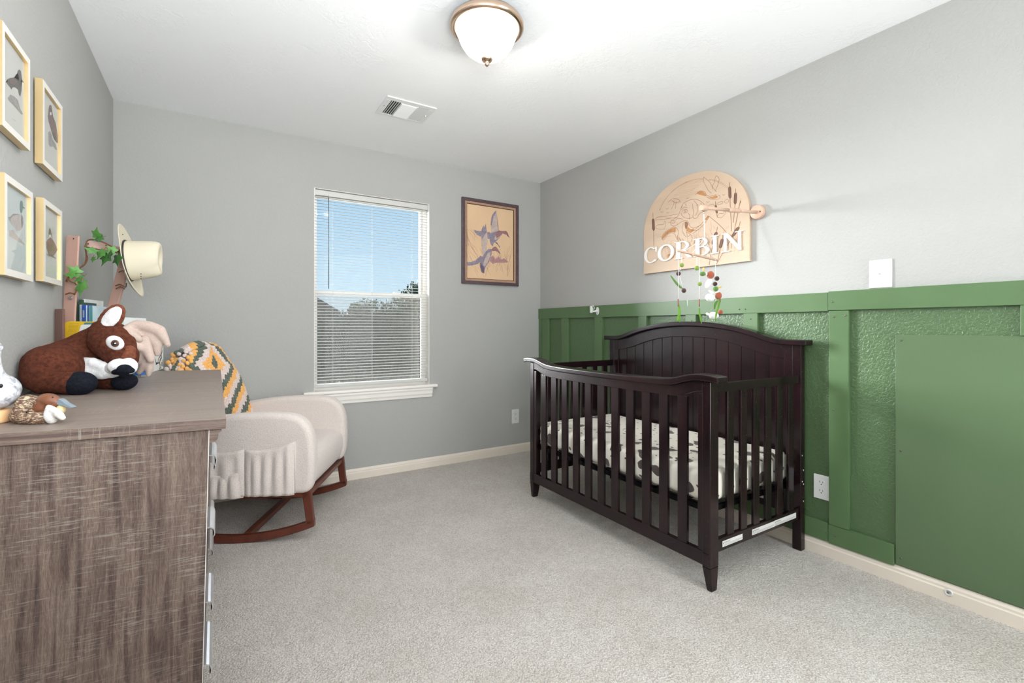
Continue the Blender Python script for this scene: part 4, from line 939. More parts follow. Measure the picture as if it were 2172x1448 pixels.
# walnut base
WN='walnut_rocker'
def rz(s): return (s+.04)**2/(2*1.05)
for w in (-.335,.305):
    b=B(); n=26; vs=[];fs=[]; sa,sb=-.40,.352
    for i in range(n+1):
        s=sa+(sb-sa)*i/n; z=rz(s); 
        vs+=[(s,w,z),(s,w,z+.040),(s,w+.03,z+.040),(s,w+.03,z)]
    for i in range(n):
        a=4*i; c=a+4
        for k in range(4): fs.append((a+k,a+(k+1)%4,c+(k+1)%4,c+k))
    fs+=[(0,1,2,3),(4*n+3,4*n+2,4*n+1,4*n)]; b.faces(vs,fs); cobj(b,'rocker',WN,bev=.004)
    zf=rz(.33)+.02; b=B(); b.hexa([(.312,w,zf),(.352,w,zf),(.352,w+.03,zf),(.312,w+.03,zf),(.290,w,.262),(.334,w,.262),(.334,w+.03,.262),(.290,w+.03,.262)]); cobj(b,'leg',WN,bev=.004)
    zf=rz(-.36)+.02; b=B(); b.hexa([(-.395,w,zf),(-.355,w,zf),(-.355,w+.03,zf),(-.395,w+.03,zf),(-.335,w,.262),(-.295,w,.262),(-.295,w+.03,.262),(-.335,w+.03,.262)]); cobj(b,'leg',WN,bev=.004)
    b=B().box((-.33,w,.228),(.325,w+.03,.258)); cobj(b,'side_rail',WN,bev=.003)
cobj(B().box((.300,-.31,.228),(.328,.31,.252)),'front_rail',WN,bev=.003)
cobj(B().box((-.325,-.31,.228),(-.297,.31,.256)),'rear_rail',WN,bev=.003)
cobj(B().box((-.01,-.31,.018),(.025,.31,.045)),'stretcher',WN,bev=.003)
# ================================================================== CROCHET BLANKET over the back
M('yarn_green',(84,96,84),.95,bs=260,bd=.0015,bst=.8,sheen=.3); M('yarn_orange',(238,178,96),.95,bs=260,bd=.0015,bst=.8,sheen=.3); M('yarn_cream',(222,204,198),.95,bs=260,bd=.0015,bst=.8,sheen=.3)
bkt=thing('crochet_blanket','green, orange and pale pink crochet blanket draped over the armchair back','blanket',CM@Vector((-.33,0,.98)))
def bl_pt(u,q,off=0):
    # q: 0 front bottom .. QF over the top .. then down the rear
    QF=.62; topz=1.0
    uu=u*1.04
    if q<QF:
        v=(q/QF)*.62+.38; p=back_pt(max(-1,min(1,uu)),v,0)+Vector((.010,0,.012*smoothstep(.85,1,v)))
    else:
        k=(q-QF); v=1-k*.9
        if k<.09: p=back_pt(max(-1,min(1,uu)),1,0).lerp(back_pt(max(-1,min(1,uu)),1,1),k/.09)+Vector((0,0,.016+.012*math.sin(PI*k/.09)))
        else: p=back_pt(max(-1,min(1,uu)),1-(k-.09)*1.25,1)+Vector((-.012,0,.006))
    if abs(uu)>.93: p.x-=(abs(uu)-.93)*.30; p.y+=math.copysign((abs(uu)-.93)*.02+.012,uu)
    p.z+=.006*math.sin(u*7+q*4); p.x+=.007*math.sin(u*9+1)*math.sin(q*8); return p
b=B(); nq,nu=40,26
V=[[b.bm.verts.new(CM@bl_pt(-.90+1.80*i/nu,.02+1.05*j/nq)) for i in range(nu+1)] for j in range(nq+1)]
for j in range(nq):
    for i in range(nu): f=b.bm.faces.new((V[j][i],V[j][i+1],V[j+1][i+1],V[j+1][i])); f.smooth=True
M('yarn_backing',(120,112,96),.95,bs=200,bd=.001)
o=b.obj('backing_mesh','yarn_backing',bkt); md=o.modifiers.new('t','SOLIDIFY'); md.thickness=.006
mats=['yarn_green','yarn_orange','yarn_cream']; b=B(); rnd=random.Random(3)
ico=bmesh.new(); bmesh.ops.create_icosphere(ico,subdivisions=2,radius=1); iv=[v.co.copy() for v in ico.verts]; ifc=[[v.index for v in f.verts] for f in ico.faces]; ico.free()
pitch=.0215; q=.03; row=0
while q<1.06:
    u=-.97+(pitch/.29/2 if row%2 else 0)
    while u<.985:
        x=u*.29+.02; y=q-.50; # pattern centre, metres
        d=(abs(x*.80+y*.60)+0,abs(-x*.60+y*.80)); dd=max(d)+.008
        ring=int(dd/.046); mi=(0,1,2)[ring%3]
        p=bl_pt(u,q); e=.004
        nrm=(bl_pt(u+.03,q)-p).cross(bl_pt(u,q+.02)-p)
        nrm=nrm.normalized() if nrm.length>1e-9 else Vector((1,0,0))
        if nrm.x<0 and q<.6: nrm=-nrm
        if q>=.6 and nrm.dot(Vector((0,0,1)) if q<.72 else Vector((-1,0,0)))<0: nrm=-nrm
        if abs(u)>.95: nrm=Vector((.3,math.copysign(1,u),0)).normalized()
        pm=nrm.to_track_quat('Z','Y').to_matrix()
        r1=pitch*.56*rnd.uniform(.85,1.12); r3=.0098*rnd.uniform(.8,1.2)
        vs=[CM@(p+nrm*.004+pm@Vector((c.x*r1,c.y*r1*1.05,c.z*r3))) for c in iv]
        b.mi=mi; b.faces(vs,ifc,True)
        u+=pitch/.29*rnd.uniform(.97,1.03)
    q+=pitch*.92*(.95); row+=1
for s_ in (-1,1):
    v_=.30
    while v_<1.0:
        for d_ in (0,.12,.24,.36,.48,.6,.72,.84,.96):
            p=back_pt(s_,v_,0).lerp(back_pt(s_,v_,1),d_)+Vector((0,s_*.010,.002)); y=(v_-.38)/.62*.62-.50
            ring=int((max(abs(s_*.29*.8+y*.6),abs(-s_*.29*.6+y*.8))+.008+d_*.09)/.046); b.mi=(0,1,2)[ring%3]; r1=pitch*.58*rnd.uniform(.9,1.1)
            b.faces([CM@(p+Vector((c.x*r1*1.2,c.y*.013,c.z*r1*1.2))) for c in iv],ifc,True)
        v_+=pitch*.62/.74
o=b.obj('crochet_stitches',mats,bkt,recalc=False); o['kind']='stuff'
# ================================================================== DRESSER (leans very slightly with the carpet edge)
TT=R(1.25); DP=Vector((.02,0,.9))
DM=Matrix.Translation(DP)@Matrix.Rotation(TT,4,'Y')
def ztop(x): return .9-(x-.02)*math.tan(TT)
dr=bpy.data.objects.new('dresser',None); COL.objects.link(dr); dr.matrix_world=DM; MW[dr]=DM.copy()
tag(dr,'weathered grey brown wooden dresser with metal pulls along the left wall','dresser')
DY0,DY1=1.304,2.825
def dobj(b,name,m_,par=None,**k): return b.obj(name,m_,par or dr,local=True,**k)
dobj(B().box((-.520,DY0,-.024),(0,DY1,0)),'dresser_top',['weathered_laminate_top','weathered_laminate_edge'],bev=.0012)
for p in dr.children[0].data.polygons:
    if abs(p.normal.z)<.5: p.material_index=1
LB=-.505; FX=-.034
dobj(B().box((LB,DY0+.014,-.895),(FX,DY0+.030,-.024)),'side_panel','weathered_laminate')
dobj(B().box((LB,DY1-.030,-.895),(FX,DY1-.014,-.024)),'side_panel','weathered_laminate')
dobj(B().box((LB+.005,DY0+.03,-.85),(LB+.010,DY1-.03,-.03)),'back_panel','weathered_laminate')
dobj(B().box((LB+.01,DY0+.03,-.83),(FX-.004,DY1-.03,-.815)),'bottom_panel','weathered_laminate')
for y in (DY0+.03,2.065,DY1-.05): dobj(B().box((FX-.022,y,-.815),(FX-.002,y+.02,-.024)),'stile','weathered_laminate')
# moulding under the top on the front
pr=[(FX,-.024),(FX+.026,-.024),(FX+.026,-.032),(FX+.020,-.037),(FX+.018,-.043),(FX+.018,-.050),(FX+.014,-.056),(FX,-.058)]
dobj(B().prism([(x,DY0+.018,z) for x,z in pr],(0,DY1-DY0-.036,0)),'moulding','weathered_laminate_edge')
M('edge_gleam',(205,200,196),.25)  # window gleam on the dresser's front edge, painted as a pale strip
dobj(B().box((FX,DY0+.0142,-.895),(FX+.0015,DY0+.0298,-.024)),'gleam_strip','edge_gleam')
rows=[(-.235,-.062),(-.430,-.241),(-.600,-.436),(-.690,-.606),(-.810,-.696)]
pulls=[-.146,-.340,-.539,-.623,None]
def pull(y0,y1,z,par):
    pr=[(0,.016),(.006,.0165),(.012,.014),(.017,.008),(.019,0),(.018,-.008),(.015,-.012),(.013,-.011),(.016,-.004),(.0165,0),(.0145,.007),(.010,.0115),(.005,.0135),(0,.013)]
    o=dobj(B().prism([(FX+.001+a,y0,z+c) for a,c in pr],(0,y1-y0,0),smooth=False),'drawer_pull','pull_metal',par); return o
for (za,zb),pz in zip(rows,pulls):
    for y0,y1,pc in ((DY0+.055,2.060,1.516),(2.090,DY1-.055,2.23)):
        d=dobj(B().box((FX-.006,y0,za),(FX+.001,y1,zb)),'drawer','weathered_laminate_edge',bev=.0015)
        if pz is not None: pull(pc if pz>-.6 else pc-.14,pc+(.175 if pz>-.6 else .06),pz,d)
for x in (LB+.01,FX-.05):
    for y in (DY0+.03,DY1-.08): dobj(B().box((x,y,-.895),(x+.04,y+.05,-.83)),'foot','weathered_laminate',bev=.002)
# ================================================================== PLUSH DEER
Rv=Vector((CC,-CS,0)); Fv=Vector((CS,CC,0)); Uv=Vector((0,0,1))
def srot(phi,yaw=0):
    a=R(phi); r_=Rv*math.cos(a)+Uv*math.sin(a); u_=-Rv*math.sin(a)+Uv*math.cos(a)
    m_=Matrix((r_,Fv,u_)).transposed()
    if yaw: m_=m_@Matrix.Rotation(R(yaw),3,'Z')
    return m_
def fur(name,c1,c2,sc=90,bd=.004):
    m,nt,b=base(name); v=coords(nt); b.inputs['Roughness'].default_value=.9; b.inputs['Specular IOR Level'].default_value=.15
    b.inputs['Sheen Weight'].default_value=.35; b.inputs['Sheen Roughness'].default_value=.45; b.inputs['Sheen Tint'].default_value=lin(c2)
    nt.links.new(ramp(nt,noise(nt,v,sc,4,.7),[(.35,lin(c1)),(.68,lin(c2))]),b.inputs['Base Color'])
    bump(nt,b,noise(nt,v,sc*2.2,4,.75),.9,bd)
fur('fur_brown',(66,33,24),(104,58,41)); fur('fur_rust',(98,54,40),(142,86,64)); fur('fur_white',(228,226,226),(248,247,246),120,.002); fur('fur_black',(12,14,20),(26,30,40),150,.001); fur('plush_tan',(176,157,147),(188,169,158),200,.0003)
de=thing('plush_deer','large brown plush deer with tan antlers lying on the dresser','stuffed toy',at(150,820,1.55))
def chain(b,pts,n=8,seg=12,flat=None,rot=None):
    P=[(at(x,y,t),r) for x,y,t,r in pts]
    for (a,ra),(c,rc_) in zip(P,P[1:]):
        for i in range(n+1):
            f=i/n; r_=ra+(rc_-ra)*f; b.ball(a.lerp(c,f),(r_,r_*(flat or 1),r_),seg,rot=rot,rings=8)
b=B()
b.ball(at(92,786,1.455),(.055,.060,.071),14); b.ball(at(118,782,1.50),(.075,.075,.075),16); 
chain(b,[(100,778,1.50,.068),(140,768,1.56,.072),(172,750,1.60,.066),(200,732,1.62,.062)],6)
b.ball(at(108,802,1.47),(.050,.050,.046),12)
chain(b,[(200,732,1.62,.060),(230,718,1.62,.062)],3)
chain(b,[(150,800,1.56,.050),(215,800,1.62,.040)],4)
remesh(b,'body','fur_brown',de,.0065,8,.0018,60)
b=B(); b.ball(at(240,724,1.60),(.072,.068,.062),20,rot=srot(-18)); chain(b,[(246,735,1.58,.055),(262,757,1.57,.044)],4); b.ball(at(270,738,1.585),(.026,.03,.045),12,rot=srot(-10)); b.ball(at(225,708,1.60),(.05,.05,.05),14)
remesh(b,'head','fur_brown',de,.0055,6,.0022,70)
b=B(); chain(b,[(276,742,1.562,.016),(274,754,1.548,.020),(268,762,1.540,.016)],4); remesh(b,'nose_bridge','fur_rust',de,.0045,4,.003,110)
b=B(); chain(b,[(172,768,1.545,.012),(180,778,1.55,.019),(196,787,1.55,.023),(218,791,1.55,.022),(244,789,1.55,.018)],6); chain(b,[(176,763,1.55,.010),(196,768,1.545,.016),(222,780,1.545,.020)],5)
remesh(b,'white_cheek','fur_white',de,.005,6,.0015,70)
b=B(); b.ball(at(256,776,1.535),(.036,.036,.026),16,rot=srot(10)); b.ball(at(274,776,1.535),(.020,.03,.028),12,rot=srot(10)); chain(b,[(232,782,1.55,.020),(256,778,1.535,.026)],3)
remesh(b,'white_muzzle','fur_white',de,.005,5,.0012,70)
b=B(); b.ball(at(250,788,1.508),(.019,.016,.010),14,rot=srot(8)); b.ball(at(264,783,1.500),(.021,.018,.0165),16); b.ball(at(275,785,1.504),(.015,.016,.010),12,rot=srot(-12)); b.ball(at(263,794,1.508),(.014,.016,.010),12)
remesh(b,'nose','fur_black',de,.004,3)
for nm,m_,pts in (('leg','fur_brown',[(84,814,1.452,.029),(112,810,1.448,.033),(150,812,1.450,.0345)]),('leg','fur_brown',[(196,803,1.61,.030),(225,806,1.60,.031),(252,809,1.59,.028)])):
    b=B(); chain(b,pts,6); remesh(b,nm,m_,de,.0055,5,.0015,60)
B().ball(at(168,813,1.462),(.047,.042,.0365),24,rot=srot(4)).obj('hoof','fur_black',de); B().ball(at(264,809,1.58),(.037,.036,.0285),24,rot=srot(8)).obj('hoof','fur_black',de)
b=B(); b.ball(at(236,676,1.60),(.036,.022,.060),16,rot=srot(-40)); b.ball(at(224,692,1.60),(.032,.022,.038),12,rot=srot(-38)); remesh(b,'ear','fur_rust',de,.0055,4,.003,90)
b=B(); b.ball(at(236,674,1.574),(.026,.010,.047),16,rot=srot(-40)); b.ball(at(224,694,1.572),(.014,.009,.020),12,rot=srot(-30)); remesh(b,'inner_ear','fur_white',de,.0045,5,.001,70)
b=B(); b.ball(at(244,727,1.535),(.0295,.012,.0225),24,rot=srot(-22)); b.obj('eye_patch','fur_white',de)
B().ball(at(244,728,1.522),(.0130,.004,.0115),20,rot=srot(0)).obj('eye',M('eye_brown',(92,62,56),.25),de)
B().ball(at(244,728,1.5185),(.0066,.003,.0060),16).obj('pupil',M('eye_black',(12,10,10),.1),de)
B().ball(at(244,728,1.5165),(.0026,.003,.0022),10).obj('eye_glint',M('eye_white',(250,250,248),.2),de)
s=1.64/1008.6
b=B(); chain(b,[(266,697,1.60,.011),(282,712,1.61,.0175),(296,720,1.61,.011)],6); chain(b,[(268,696,1.61,.012),(290,688,1.63,.017),(316,692,1.64,.019),(338,701,1.65,.020),(352,722,1.655,.0125)],7); chain(b,[(302,704,1.645,.018),(322,714,1.65,.021),(334,730,1.655,.018),(334,750,1.655,.011)],7)
b.ball(at(356,731,1.656),.0105,12)
remesh(b,'antler','plush_tan',de,.005,6)
b=B(); chain(b,[(285,728,1.60,.010),(296,738,1.61,.012)],3); chain(b,[(308,720,1.63,.016),(312,740,1.63,.018),(320,762,1.63,.013)],7); chain(b,[(307,728,1.63,.015),(299,748,1.63,.016),(288,765,1.63,.012)],7); chain(b,[(316,755,1.64,.014),(308,773,1.64,.014),(295,789,1.64,.0105)],7); chain(b,[(318,762,1.64,.013),(318,780,1.64,.0125),(315,794,1.64,.009)],7)
remesh(b,'antler','plush_tan',de,.005,6)
# ================================================================== DUCK DECOYS
m,nt,b_=base('feather_brown'); v=coords(nt,(1,1,2.2)); b_.inputs['Roughness'].default_value=.55
st=noise(nt,coords(nt,(1,1,3.2),(0,.5,.6)),150,3,.6,.6)
nt.links.new(ramp(nt,st,[(.30,lin((70,50,42))),(.52,lin((112,84,68))),(.60,lin((198,178,146)))]),b_.inputs['Base Color']); bump(nt,b_,st,.6,.0012)
M('carved_head_brown',(118,72,48),.4,var=60,vamt=.25,bs=200,bd=.0003); M('carved_white',(206,202,198),.5,bs=150,bd=.0008,var=140,vamt=.14); M('bill_blue_grey',(122,134,142),.3); M('carved_cream',(176,168,142),.5,var=60,vamt=.1); M('carved_green',(66,104,80),.45); M('carved_yellow',(196,176,128),.5)
dk=thing('duck_decoy','small carved duck with brown head and blue grey bill near the dresser edge','figurine',at(80,897,1.03))
b=B(); b.ball(at(70,880,1.035),(.040,.036,.0215),18,rot=srot(-2)); b.ball(at(88,884,1.03),(.030,.030,.0175),16); b.ball(at(60,858,1.04),(.022,.024,.022),16,rot=srot(20)); b.ball(at(54,872,1.035),(.022,.026,.022),12)
o=remesh(b,'body','feather_brown',dk,.003,4,.0006,300)
b=B(); b.ball(at(52,852,1.030),(.0065,.007,.0140),14,rot=srot(-40)); b.obj('wing_edge','carved_cream',dk)
B().ball(at(46,862,1.024),(.0055,.005,.0075),12,rot=srot(-20)).obj('wing_patch','carved_green',dk)
b=B()
for i in range(9): 
    x=58+i%3*7+random.uniform(-1,1); y=848+i//3*6; ribbon(b,[at(x,y,1.016),at(x+2.5,y+1.5,1.014),at(x+5,y+5,1.016)],.0011,Fv)
b.obj('feather_strokes','carved_cream',dk,recalc=False)
b=B(); b.ball(at(104,848,1.03),(.0225,.016,.0145),18,rot=srot(-12)); b.ball(at(92,860,1.03),(.0175,.017,.0185),14); b.ball(at(84,868,1.03),(.014,.016,.012),12); b.ball(at(118,853,1.03),(.012,.011,.0115),12)
remesh(b,'head','carved_head_brown',dk,.0025,5)
b=B(); b.ball(at(108,881,1.022),(.011,.014,.019),14,rot=srot(12)); chain(b,[(104,864,1.02,.007),(122,876,1.02,.009),(133,886,1.02,.006)],5)
remesh(b,'white_breast','carved_white',dk,.0028,3,.0008,300)
B().ball(at(129,868,1.03),(.0085,.009,.011),14).obj('tail_ball','carved_yellow',dk)
b=B(); b.prism([at(x,y,1.024) for x,y in [(123,845.5),(128,848),(138,856),(150,862.5),(153,864),(151,865.2),(140,862),(126,859.5),(119.5,857)]],Fv*.012); b.obj('bill','bill_blue_grey',dk,bev=.002,seg=3)
B().ball(at(112,842,1.016),(.0016,.0014,.0016),8).obj('eye','eye_black',dk)
B().tube([at(56,872,1.003),at(59,874,1.004)],[.0022,.003],8).obj('wing_spot','eye_black',dk)
m,nt,b_=base('feather_grey'); v=coords(nt,(1,1,1.6)); b_.inputs['Roughness'].default_value=.5
nt.links.new(ramp(nt,noise(nt,v,70,4,.7,.5),[(.34,lin((120,122,132))),(.44,lin((164,164,170))),(.56,lin((200,200,202)))]),b_.inputs['Base Color']); bump(nt,b_,noise(nt,v,120,3),.5,.001)
d2=thing('duck_decoy','grey speckled duck decoy on a wooden base, cut off by the left edge','figurine',at(-20,897,1.02))
b=B(); b.ball(at(-22,828,1.03),(.0500,.052,.0385),20); b.ball(at(-12,838,1.02),(.040,.042,.031),18); chain(b,[(-14,805,1.03,.022),(-16,775,1.03,.015),(-18,748,1.03,.015)],5); b.ball(at(-24,738,1.03),(.024,.018,.017),14)
remesh(b,'body','feather_grey',d2,.0045,4,.0008,200)
B().prism([at(x,y,1.015) for x,y in [(-38,738),(-42,744),(-60,748),(-60,744)]],Fv*.012).obj('bill','bill_blue_grey',d2,bev=.002)
c0=at(-22,896,1.02); c0.z=ztop(c0.x)+.0005
B().lathe([(0,0),(.034,0),(.035,.004),(.034,.024),(.031,.027),(0,.027)],c0,32).obj('wooden_base',M('pale_pine',(222,178,130),.45,var=20,vamt=.1),d2)
B().tube([c0+Vector((0,0,.02)),at(-20,855,1.02)],.004,8).obj('peg','pale_pine',d2)
B().ball(at(2,818,.985),(.003,.003,.0045),10).obj('wing_spot','eye_black',d2)
# ================================================================== BOOK RACK, BOOKS, IVY, HAT
M('rack_wood',(190,152,138),.5,var=20,vamt=.06,scale=(1,1,.3)); M('rack_brown',(112,84,76),.6)
bd_=Vector((.2,.98,0)); be_=Vector((.98,-.2,0))
rk=thing('book_rack','pinkish beech book rack with two tall posts at the wall end of the dresser','rack',(-.42,2.62,ztop(-.42)))
def board(pa,pb,w,th,wd,nm,m_='rack_wood',par=None,bv=.002):
    pa,pb=Vector(pa),Vector(pb); ax=(pb-pa).normalized(); wd=(Vector(wd)-ax*ax.dot(Vector(wd))).normalized(); tn=ax.cross(wd)
    b=B(); vs=[]
    for p in (pa,pb): vs+=[p-wd*w/2-tn*th/2,p+wd*w/2-tn*th/2,p+wd*w/2+tn*th/2,p-wd*w/2+tn*th/2]
    b.hexa(vs); return b.obj(nm,m_,par or rk,bev=bv)
pl0=at(141,800,1.855); pl0.z=ztop(pl0.x)
board(pl0,at(155.5,500,1.855),.047,.008,Rv,'post')
B().lathe([(0,0),(.0065,0),(.0075,.0015),(.006,.002),(0,.0015)],at(149.5,632,1.846),20,axis=-Fv).obj('cap_nut','chrome',rk)
B().lathe([(0,0),(.0028,0),(0,.001)],at(156,506,1.847),10,axis=-Fv).obj('peg_hole','dark_void',rk)
pr0=at(203,775,2.12); pr0.z=ztop(pr0.x)
board(pr0,at(268,545,2.12),.044,.012,Rv,'post')
board(at(184,517,2.03),at(268,534,2.13),.028,.026,Uv,'crossbar'); B().lathe([(0,0),(.003,0),(0,.001)],at(187,517,2.014),10,axis=-Fv).obj('peg_hole','dark_void',rk)
zt_=ztop(-.45)
q0=Vector((-.495,2.44,zt_)); 
def obx(o_,le,ld,h,nm,m_,par,lab=None,z0=None,bv=.001):   # box from corner o_, along be_ (le), along bd_ (ld), height h
    o_=Vector(o_); 
    if z0 is not None: o_.z=z0
    b=B(); c=[o_,o_+be_*le,o_+be_*le+bd_*ld,o_+bd_*ld]; b.hexa(c+[p+Vector((0,0,h)) for p in c]); o=b.obj(nm,m_,par,bev=bv)
    return o
obx((-.498,2.475,0),.20,.012,.06,'tray_end','rack_wood',rk,z0=zt_); obx((-.50,2.49,0),.19,.30,.012,'tray_floor','rack_wood',rk,z0=zt_)
board(at(127,806,1.76),at(127,655,1.76),.030,.010,Rv,'side_panel','rack_brown')
def book(label,px,t,th,ld,ztop_,cov,spine=None,zb=None,group='books standing in the rack'):
    o_=at(px,650,t); zb=zb or zt_+.013
    bk=thing('book',label,'book',(o_.x,o_.y,zb),group=group)
    for nm,a,w_,d0,hh in (('cover',0,.0022,0,0),('cover',th-.0022,.0022,0,0)):
        obx(o_+be_*a,w_,ld,ztop_-zb,nm,cov,bk,z0=zb,bv=.0005)
    obx(o_,th,.0025,ztop_-zb,'spine',spine or cov,bk,z0=zb,bv=.0008)
    obx(o_+be_*.0024+bd_*.003,th-.0048,ld-.008,ztop_-zb-.005,'page_block','book_pages',bk,z0=zb+.003,bv=0)
    return bk,o_
M('book_pages',(240,238,230),.8); M('book_green',(58,98,62),.45); M('book_dkgreen',(62,86,70),.5); M('book_white',(236,240,238),.4); M('book_grey',(176,188,196),.4); M('book_blue',(46,82,158),.35); M('book_teal',(82,138,142),.4); M('book_lightblue',(200,222,230),.4); M('book_orange',(206,142,64),.5); M('book_lime',(96,146,44),.5)
M('book_yellow',(240,196,44),.5,var=8,vamt=.04); M('book_print',(150,160,160),.6); M('cover_blue',(56,110,180),.4)
Z_=lambda py,t: CAMH-(py-694)*t/FPX
book('dark green book at the wall end of the row',159.5,1.99,.0150,.15,Z_(640,1.99),'book_dkgreen')
o_=at(168,650,2.02); book('bright green tall book behind the blue book',167.5,2.035,.0150,.13,Z_(635,2.03),'book_green')
book('tall white book standing behind the light blue one',175.5,2.045,.0090,.17,Z_(634,2.045),'book_white')
book('thin grey and white spined book left of the blue book',168.5,1.965,.0100,.045,Z_(646,1.965),'book_grey')
book('deep blue book in the middle of the row',173.7,1.965,.0280,.055,Z_(646.5,1.965),'book_blue')
bk,o_=book('thin teal spined book with a light blue cover, outermost of the row',188.2,1.965,.0135,.16,Z_(648,1.965),'book_lightblue','book_teal')
# printed marks on spines and cover
def mark(o_,e0,e1,z0,z1,par,m_='book_print',off=.0004):
    b=B(); b.hexa([o_+be_*e0-bd_*off+Vector((0,0,z0-o_.z)),o_+be_*e1-bd_*off+Vector((0,0,z0-o_.z)),o_+be_*e1+Vector((0,0,z0-o_.z)),o_+be_*e0+Vector((0,0,z0-o_.z)),o_+be_*e0-bd_*off+Vector((0,0,z1-o_.z)),o_+be_*e1-bd_*off+Vector((0,0,z1-o_.z)),o_+be_*e1+Vector((0,0,z1-o_.z)),o_+be_*e0+Vector((0,0,z1-o_.z))]); return b.obj('spine_print',m_,par)
sb=[o for o in bpy.data.objects if o.get('label')=='deep blue book in the middle of the row'][0]; ob=at(173.7,650,1.965)
mark(ob,.003,.008,1.155,1.185,sb); mark(ob,.002,.010,1.122,1.131,sb,'book_white'); mark(ob,.014,.018,1.12,1.205,sb,'book_lightblue')
M('cover_mark',(170,180,186),.5)
oc=at(188.2,650,1.965)+be_*.0136; b=B()
for d0,d1,z0,z1 in ((.004,.03,1.12,1.135),(.034,.05,1.122,1.138),(.055,.09,1.118,1.13)): b.hexa([oc+bd_*d+be_*e+Vector((0,0,z-oc.z)) for z in (z0,z1) for d,e in ((d0,0),(d1,0),(d1,.0004),(d0,.0004))])
b.obj('cover_print','cover_mark',bk)
lb=thing('book','narrow green and orange book tucked behind the left rack post','book',at(136,790,1.86)); lb.location.z=zt_; MW[lb].translation.z=zt_
o2=at(133,650,1.86)
board(Vector((o2.x+.006,o2.y+.02,zt_+.013)),Vector((o2.x+.006,o2.y+.02,Z_(672,1.87))),.016,.012,Fv,'cover','book_orange',lb,.001)
board(Vector((o2.x+.006,o2.y+.02,Z_(672,1.87))),Vector((o2.x+.006,o2.y+.02,Z_(632,1.87))),.016,.012,Fv,'cover_top','book_lime',lb,.001)
# front row: yellow scalloped board book
yb=thing('board_book','yellow scalloped board book with a white card behind the deer','book',at(165,809,1.79)); 
sc_=[(205,682),(148,681),(140,683),(134,688),(131,695),(132,701),(135.5,706),(132,710),(127,715),(124.5,722),(126,729),(130,736),(128,745),(127,756),(131,765),(134,775),(134,802),(205,802)]
B().prism([at(x,y,1.79) for x,y in sc_],Fv*.010).obj('cover','book_yellow',yb,bev=.0015)
B().prism([at(x,y,1.788) for x,y in [(171,690),(174,688.5),(206,687.5),(206,730),(160,730)]],Fv*.002).obj('white_card','book_white',yb,bev=.0005)
B().prism([at(x,y,1.7885) for x,y in [(180,683.8),(204,684),(203,688),(177,688)]],Fv*.0015).obj('teal_strip','book_teal',yb)
b=B()
for i in range(16):
    y=686+i*2.9; x0=146-(2 if i>5 else 0)*1.0-i*.35; x1=168-i*.8
    b.prism([at(x,yy,1.7893) for x,yy in [(x0,y),(x1,y),(x1,y+.8),(x0,y+.8)]],Fv*.0005)
b.obj('small_print',M('yellow_print',(196,160,60),.6),yb)
# white and teal book right of the ear, white book with branches, blue striped pack
book('white topped teal book behind the deer ear',252,1.86,.014,.24,Z_(675,2.05),'book_teal','book_white',zb=ztop(-.33)+.0005,group='books standing in front of the rack')
o_=at(252,650,1.86); wb=[o for o in bpy.data.objects if o.get('label')=='white topped teal book behind the deer ear'][0]
b=B(); zz=Z_(675,2.05); b.hexa([o_+bd_*d+be_*e+Vector((0,0,z-o_.z)) for z in (zz-.030,zz+.001) for d,e in ((.0,.0142),(.24,.0142),(.24,.0148),(.0,.0148))]); b.obj('white_band','book_white',wb)
b=B(); b.hexa([o_+bd_*d+be_*e+Vector((0,0,z-o_.z)) for z in (zz-.16,zz-.055) for d,e in ((.02,.0142),(.23,.0142),(.23,.0148),(.02,.0148))]); b.obj('blue_field','cover_blue',wb)
wbk=thing('picture_book','white picture book with black branch drawing behind the antlers','book',(-.26,2.6,ztop(-.26)),group=None)
p0=at(299,794,2.03); p1=at(346.5,781,2.40); p0.z=ztop(p0.x)+.0005; p1.z=ztop(p1.x)+.0005
dd=(p1-p0); L_=dd.length; dn=dd.normalized(); ds_=Vector((dn.y,-dn.x,0)); ht=.118
b=B(); c=[p0,p1,p1-ds_*.02,p0-ds_*.02]; b.hexa(c+[p+Vector((0,0,ht)) for p in c]); b.obj('cover','book_white',wbk,bev=.001)
b=B()
def wl(pts,w): ribbon(b,crv([p0+dn*(a*L_)+Vector((0,0,z*ht)) for a,z in pts],4),w,ds_,.0006)
wl([(.90,.9),(.93,.75),(.88,.62),(.90,.5),(.84,.42),(.80,.30),(.83,.15),(.80,.02)],.009); wl([(.88,.62),(.76,.48),(.70,.30),(.62,.28)],.006); wl([(.80,.3),(.64,.32),(.60,.5)],.006); wl([(.91,.3),(.92,.12)],.012); wl([(.96,.4),(.97,.1)],.01); wl([(.70,.9),(.74,.8)],.007); wl([(.52,.62),(.5,.48)],.006); wl([(.86,.1),(.88,.02)],.008)
b.obj('branch_drawing',M('ink_brown',(52,40,38),.6),wbk,recalc=False)
bp=thing('striped_pack','small blue and white striped pack beside the deer muzzle','box',at(291,803,1.98))
p0=at(284,803,1.97); p0.z=ztop(p0.x)+.0005
def ring_(z0,z1,m_,nm):
    b=B(); c=[p0,p0+Rv*.030,p0+Rv*.030+Fv*.03,p0+Fv*.03]; b.hexa([p+Vector((0,0,z0)) for p in c]+[p+Vector((0,0,z1)) for p in c]); b.obj(nm,m_,bp)
M('pack_base',(150,140,132),.5)
ring_(0,.008,'pack_base','base'); ring_(.008,.024,'cover_blue','stripe'); ring_(.024,.044,'book_white','stripe'); ring_(.044,.090,'cover_blue','stripe'); ring_(.09,.12,'book_white','stripe')
